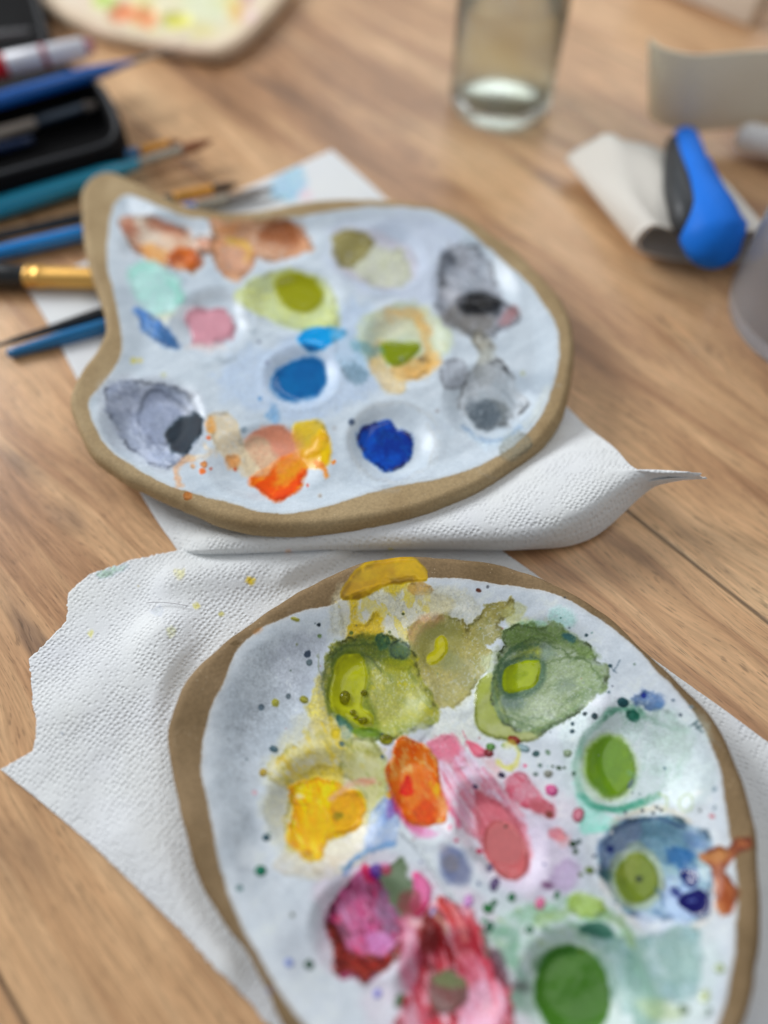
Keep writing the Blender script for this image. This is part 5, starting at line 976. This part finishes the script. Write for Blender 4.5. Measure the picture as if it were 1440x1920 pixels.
hp = cat3([(1285,258,.012),(1286,266,.019),(1294,300,.026),(1309,350,.029),(1328,398,.030),(1336,440,.027),(1336,458,.023),(1335,466,.019)]); hr = np.interp(np.linspace(0, 1, len(hp)), np.linspace(0, 1, 8), [.0068,.0078,.0086,.0098,.0130,.0160,.0152,.0095])
keep(link('shell', tube_mesh('shell', hp, hr, 32, [.9]*len(hp)), M_BPL), hd)
gp = cat3([(1266,268,.018),(1266,300,.024),(1272,350,.029),(1286,400,.029),(1290,430,.026),(1288,446,.022)]); gr = np.interp(np.linspace(0, 1, len(gp)), np.linspace(0, 1, 6), [.0050,.0062,.0075,.0085,.0070,.0035])
keep(link('grip', tube_mesh('grip', gp, gr, 28, [1.0]*len(gp)), M_KPL), hd)
rp_ = cat3([(1322,300,.030),(1340,345,.030),(1362,392,.029),(1384,430,.026)]); keep(link('trigger_edge', tube_mesh('trigger_edge', rp_, np.interp(np.linspace(0, 1, len(rp_)), [0, .5, 1], [.0025,.0040,.0050]), 16), M_BPL), hd)
# white rounded end and flat cream tab right of the strap
w1 = link('cloth_roll', tube_mesh('cloth_roll', cat3([(1385,252,.010),(1420,262,.012),(1480,275,.012),(1560,290,.012)]), list(np.interp(np.linspace(0, 1, 25), [0, .15, 1], [.004,.0080,.0085])), 24), simple('white_cloth', (234,228,228), .8)); tag(w1, 'rolled white cloth end at the right edge behind the blue handle', 'cloth')
# frosted cup at right edge
cup = empty('plastic_cup', P(1532, 604, 0)); tag(cup, 'frosted translucent plastic cup cut off by the right edge', 'cup')
mc, nt, bc = newmat('frosted_plastic'); bc.inputs['Base Color'].default_value = (.93, .94, .98, 1); bc.inputs['Roughness'].default_value = .22; bc.inputs['Transmission Weight'].default_value = .88; bc.inputs['IOR'].default_value = 1.15
link('cup_wall', lathe_mesh('cup_wall', [(.0001,.001),(.040,.001),(.0455,.003),(.0475,.010),(.0485,.085),(.0497,.0862),(.0485,.087),(.0475,.085),(.0462,.012),(.0001,.006)], 64), mc, cup)
# white box at upper right
def box_corner():
    c0 = Vector(P(1404, 54, 0)); l = (Vector(P(1262, -8, 0))-c0); r = Vector(P(1432, 10, 0))-c0; r = r.normalized()*.06; l = l.normalized()*.10; h = .055; b = .0025
    import bmesh
    bm = bmesh.new(); v = [bm.verts.new(p) for p in (c0, c0+l, c0+l+r, c0+r, c0+Vector((0,0,h)), c0+l+Vector((0,0,h)), c0+l+r+Vector((0,0,h)), c0+r+Vector((0,0,h)))]
    for f in ((0,1,2,3),(7,6,5,4),(0,4,5,1),(1,5,6,2),(2,6,7,3),(3,7,4,0)): bm.faces.new([v[i] for i in f])
    bmesh.ops.recalc_face_normals(bm, faces=bm.faces); bmesh.ops.bevel(bm, geom=list(bm.edges), offset=b, segments=3, affect='EDGES', profile=.5)
    me = bpy.data.meshes.new('cardboard_box'); bm.to_mesh(me); me.shade_smooth(); return me
bx = link('cardboard_box', box_corner(), simple('white_card', (206,198,186), .6)); tag(bx, 'lower corner of a pale cream box at the top right edge', 'box')
# loose bristle on the lower towel
hr_ = link('loose_bristle', tube_mesh('loose_bristle', cat3([(274,1130,.0052),(300,1129,.0056),(330,1132,.0054),(352,1136,.0050)], 5), [.00012,.00016]+[.00016]*13+[.00010], 6), simple('pale_hair', (170,170,174), .5)); tag(hr_, 'single loose grey bristle lying on the torn paper towel', 'bristle')

# ================================================================ CAMERA AND LIGHT
cam = bpy.data.cameras.new('camera'); co_ = bpy.data.objects.new('camera', cam); C.objects.link(co_); sc.camera = co_
co_.location = (0, 0, CH); co_.rotation_euler = (math.pi/2-PITCH, 0, 0)
cam.sensor_fit = 'VERTICAL'; cam.sensor_height = 24; cam.sensor_width = 18; cam.lens = 24*FPX/1920; cam.clip_start = .01; cam.clip_end = 20
cam.dof.use_dof = True; cam.dof.focus_distance = .292; cam.dof.aperture_fstop = 1.22
def area(name, loc, target, size, energy, col, sy=None):
    l = bpy.data.lights.new(name, 'AREA'); l.shape = 'RECTANGLE'; l.size = size; l.size_y = sy or size; l.energy = energy; l.color = col
    o = bpy.data.objects.new(name, l); C.objects.link(o); o.location = loc; o.rotation_euler = (Vector(target)-Vector(loc)).to_track_quat('-Z', 'Y').to_euler(); return o
area('window_light', (-1.5, 1.15, 1.0), (0, .25, 0), .75, 36, (.97, .985, 1.0), .7)
area('ceiling_light', (.5, .5, 1.9), (.05, .25, 0), 1.0, 6.5, (1.0, .98, .95))
area('far_window_light', (.5, 2.3, 1.35), (.1, .35, 0), 1.6, 10, (.98, .99, 1.0), .7)
w = bpy.data.worlds.new('World'); sc.world = w; w.use_nodes = True; w.node_tree.nodes['Background'].inputs[0].default_value = (.94, .965, 1, 1); w.node_tree.nodes['Background'].inputs[1].default_value = .30
sc.view_settings.view_transform = 'Standard'; sc.view_settings.look = 'None'; sc.view_settings.exposure = -.09; sc.view_settings.gamma = 1; sc.view_settings.use_curve_mapping = False
sc.cycles.use_denoising = True; sc.cycles.max_bounces = 10; sc.cycles.transmission_bounces = 10
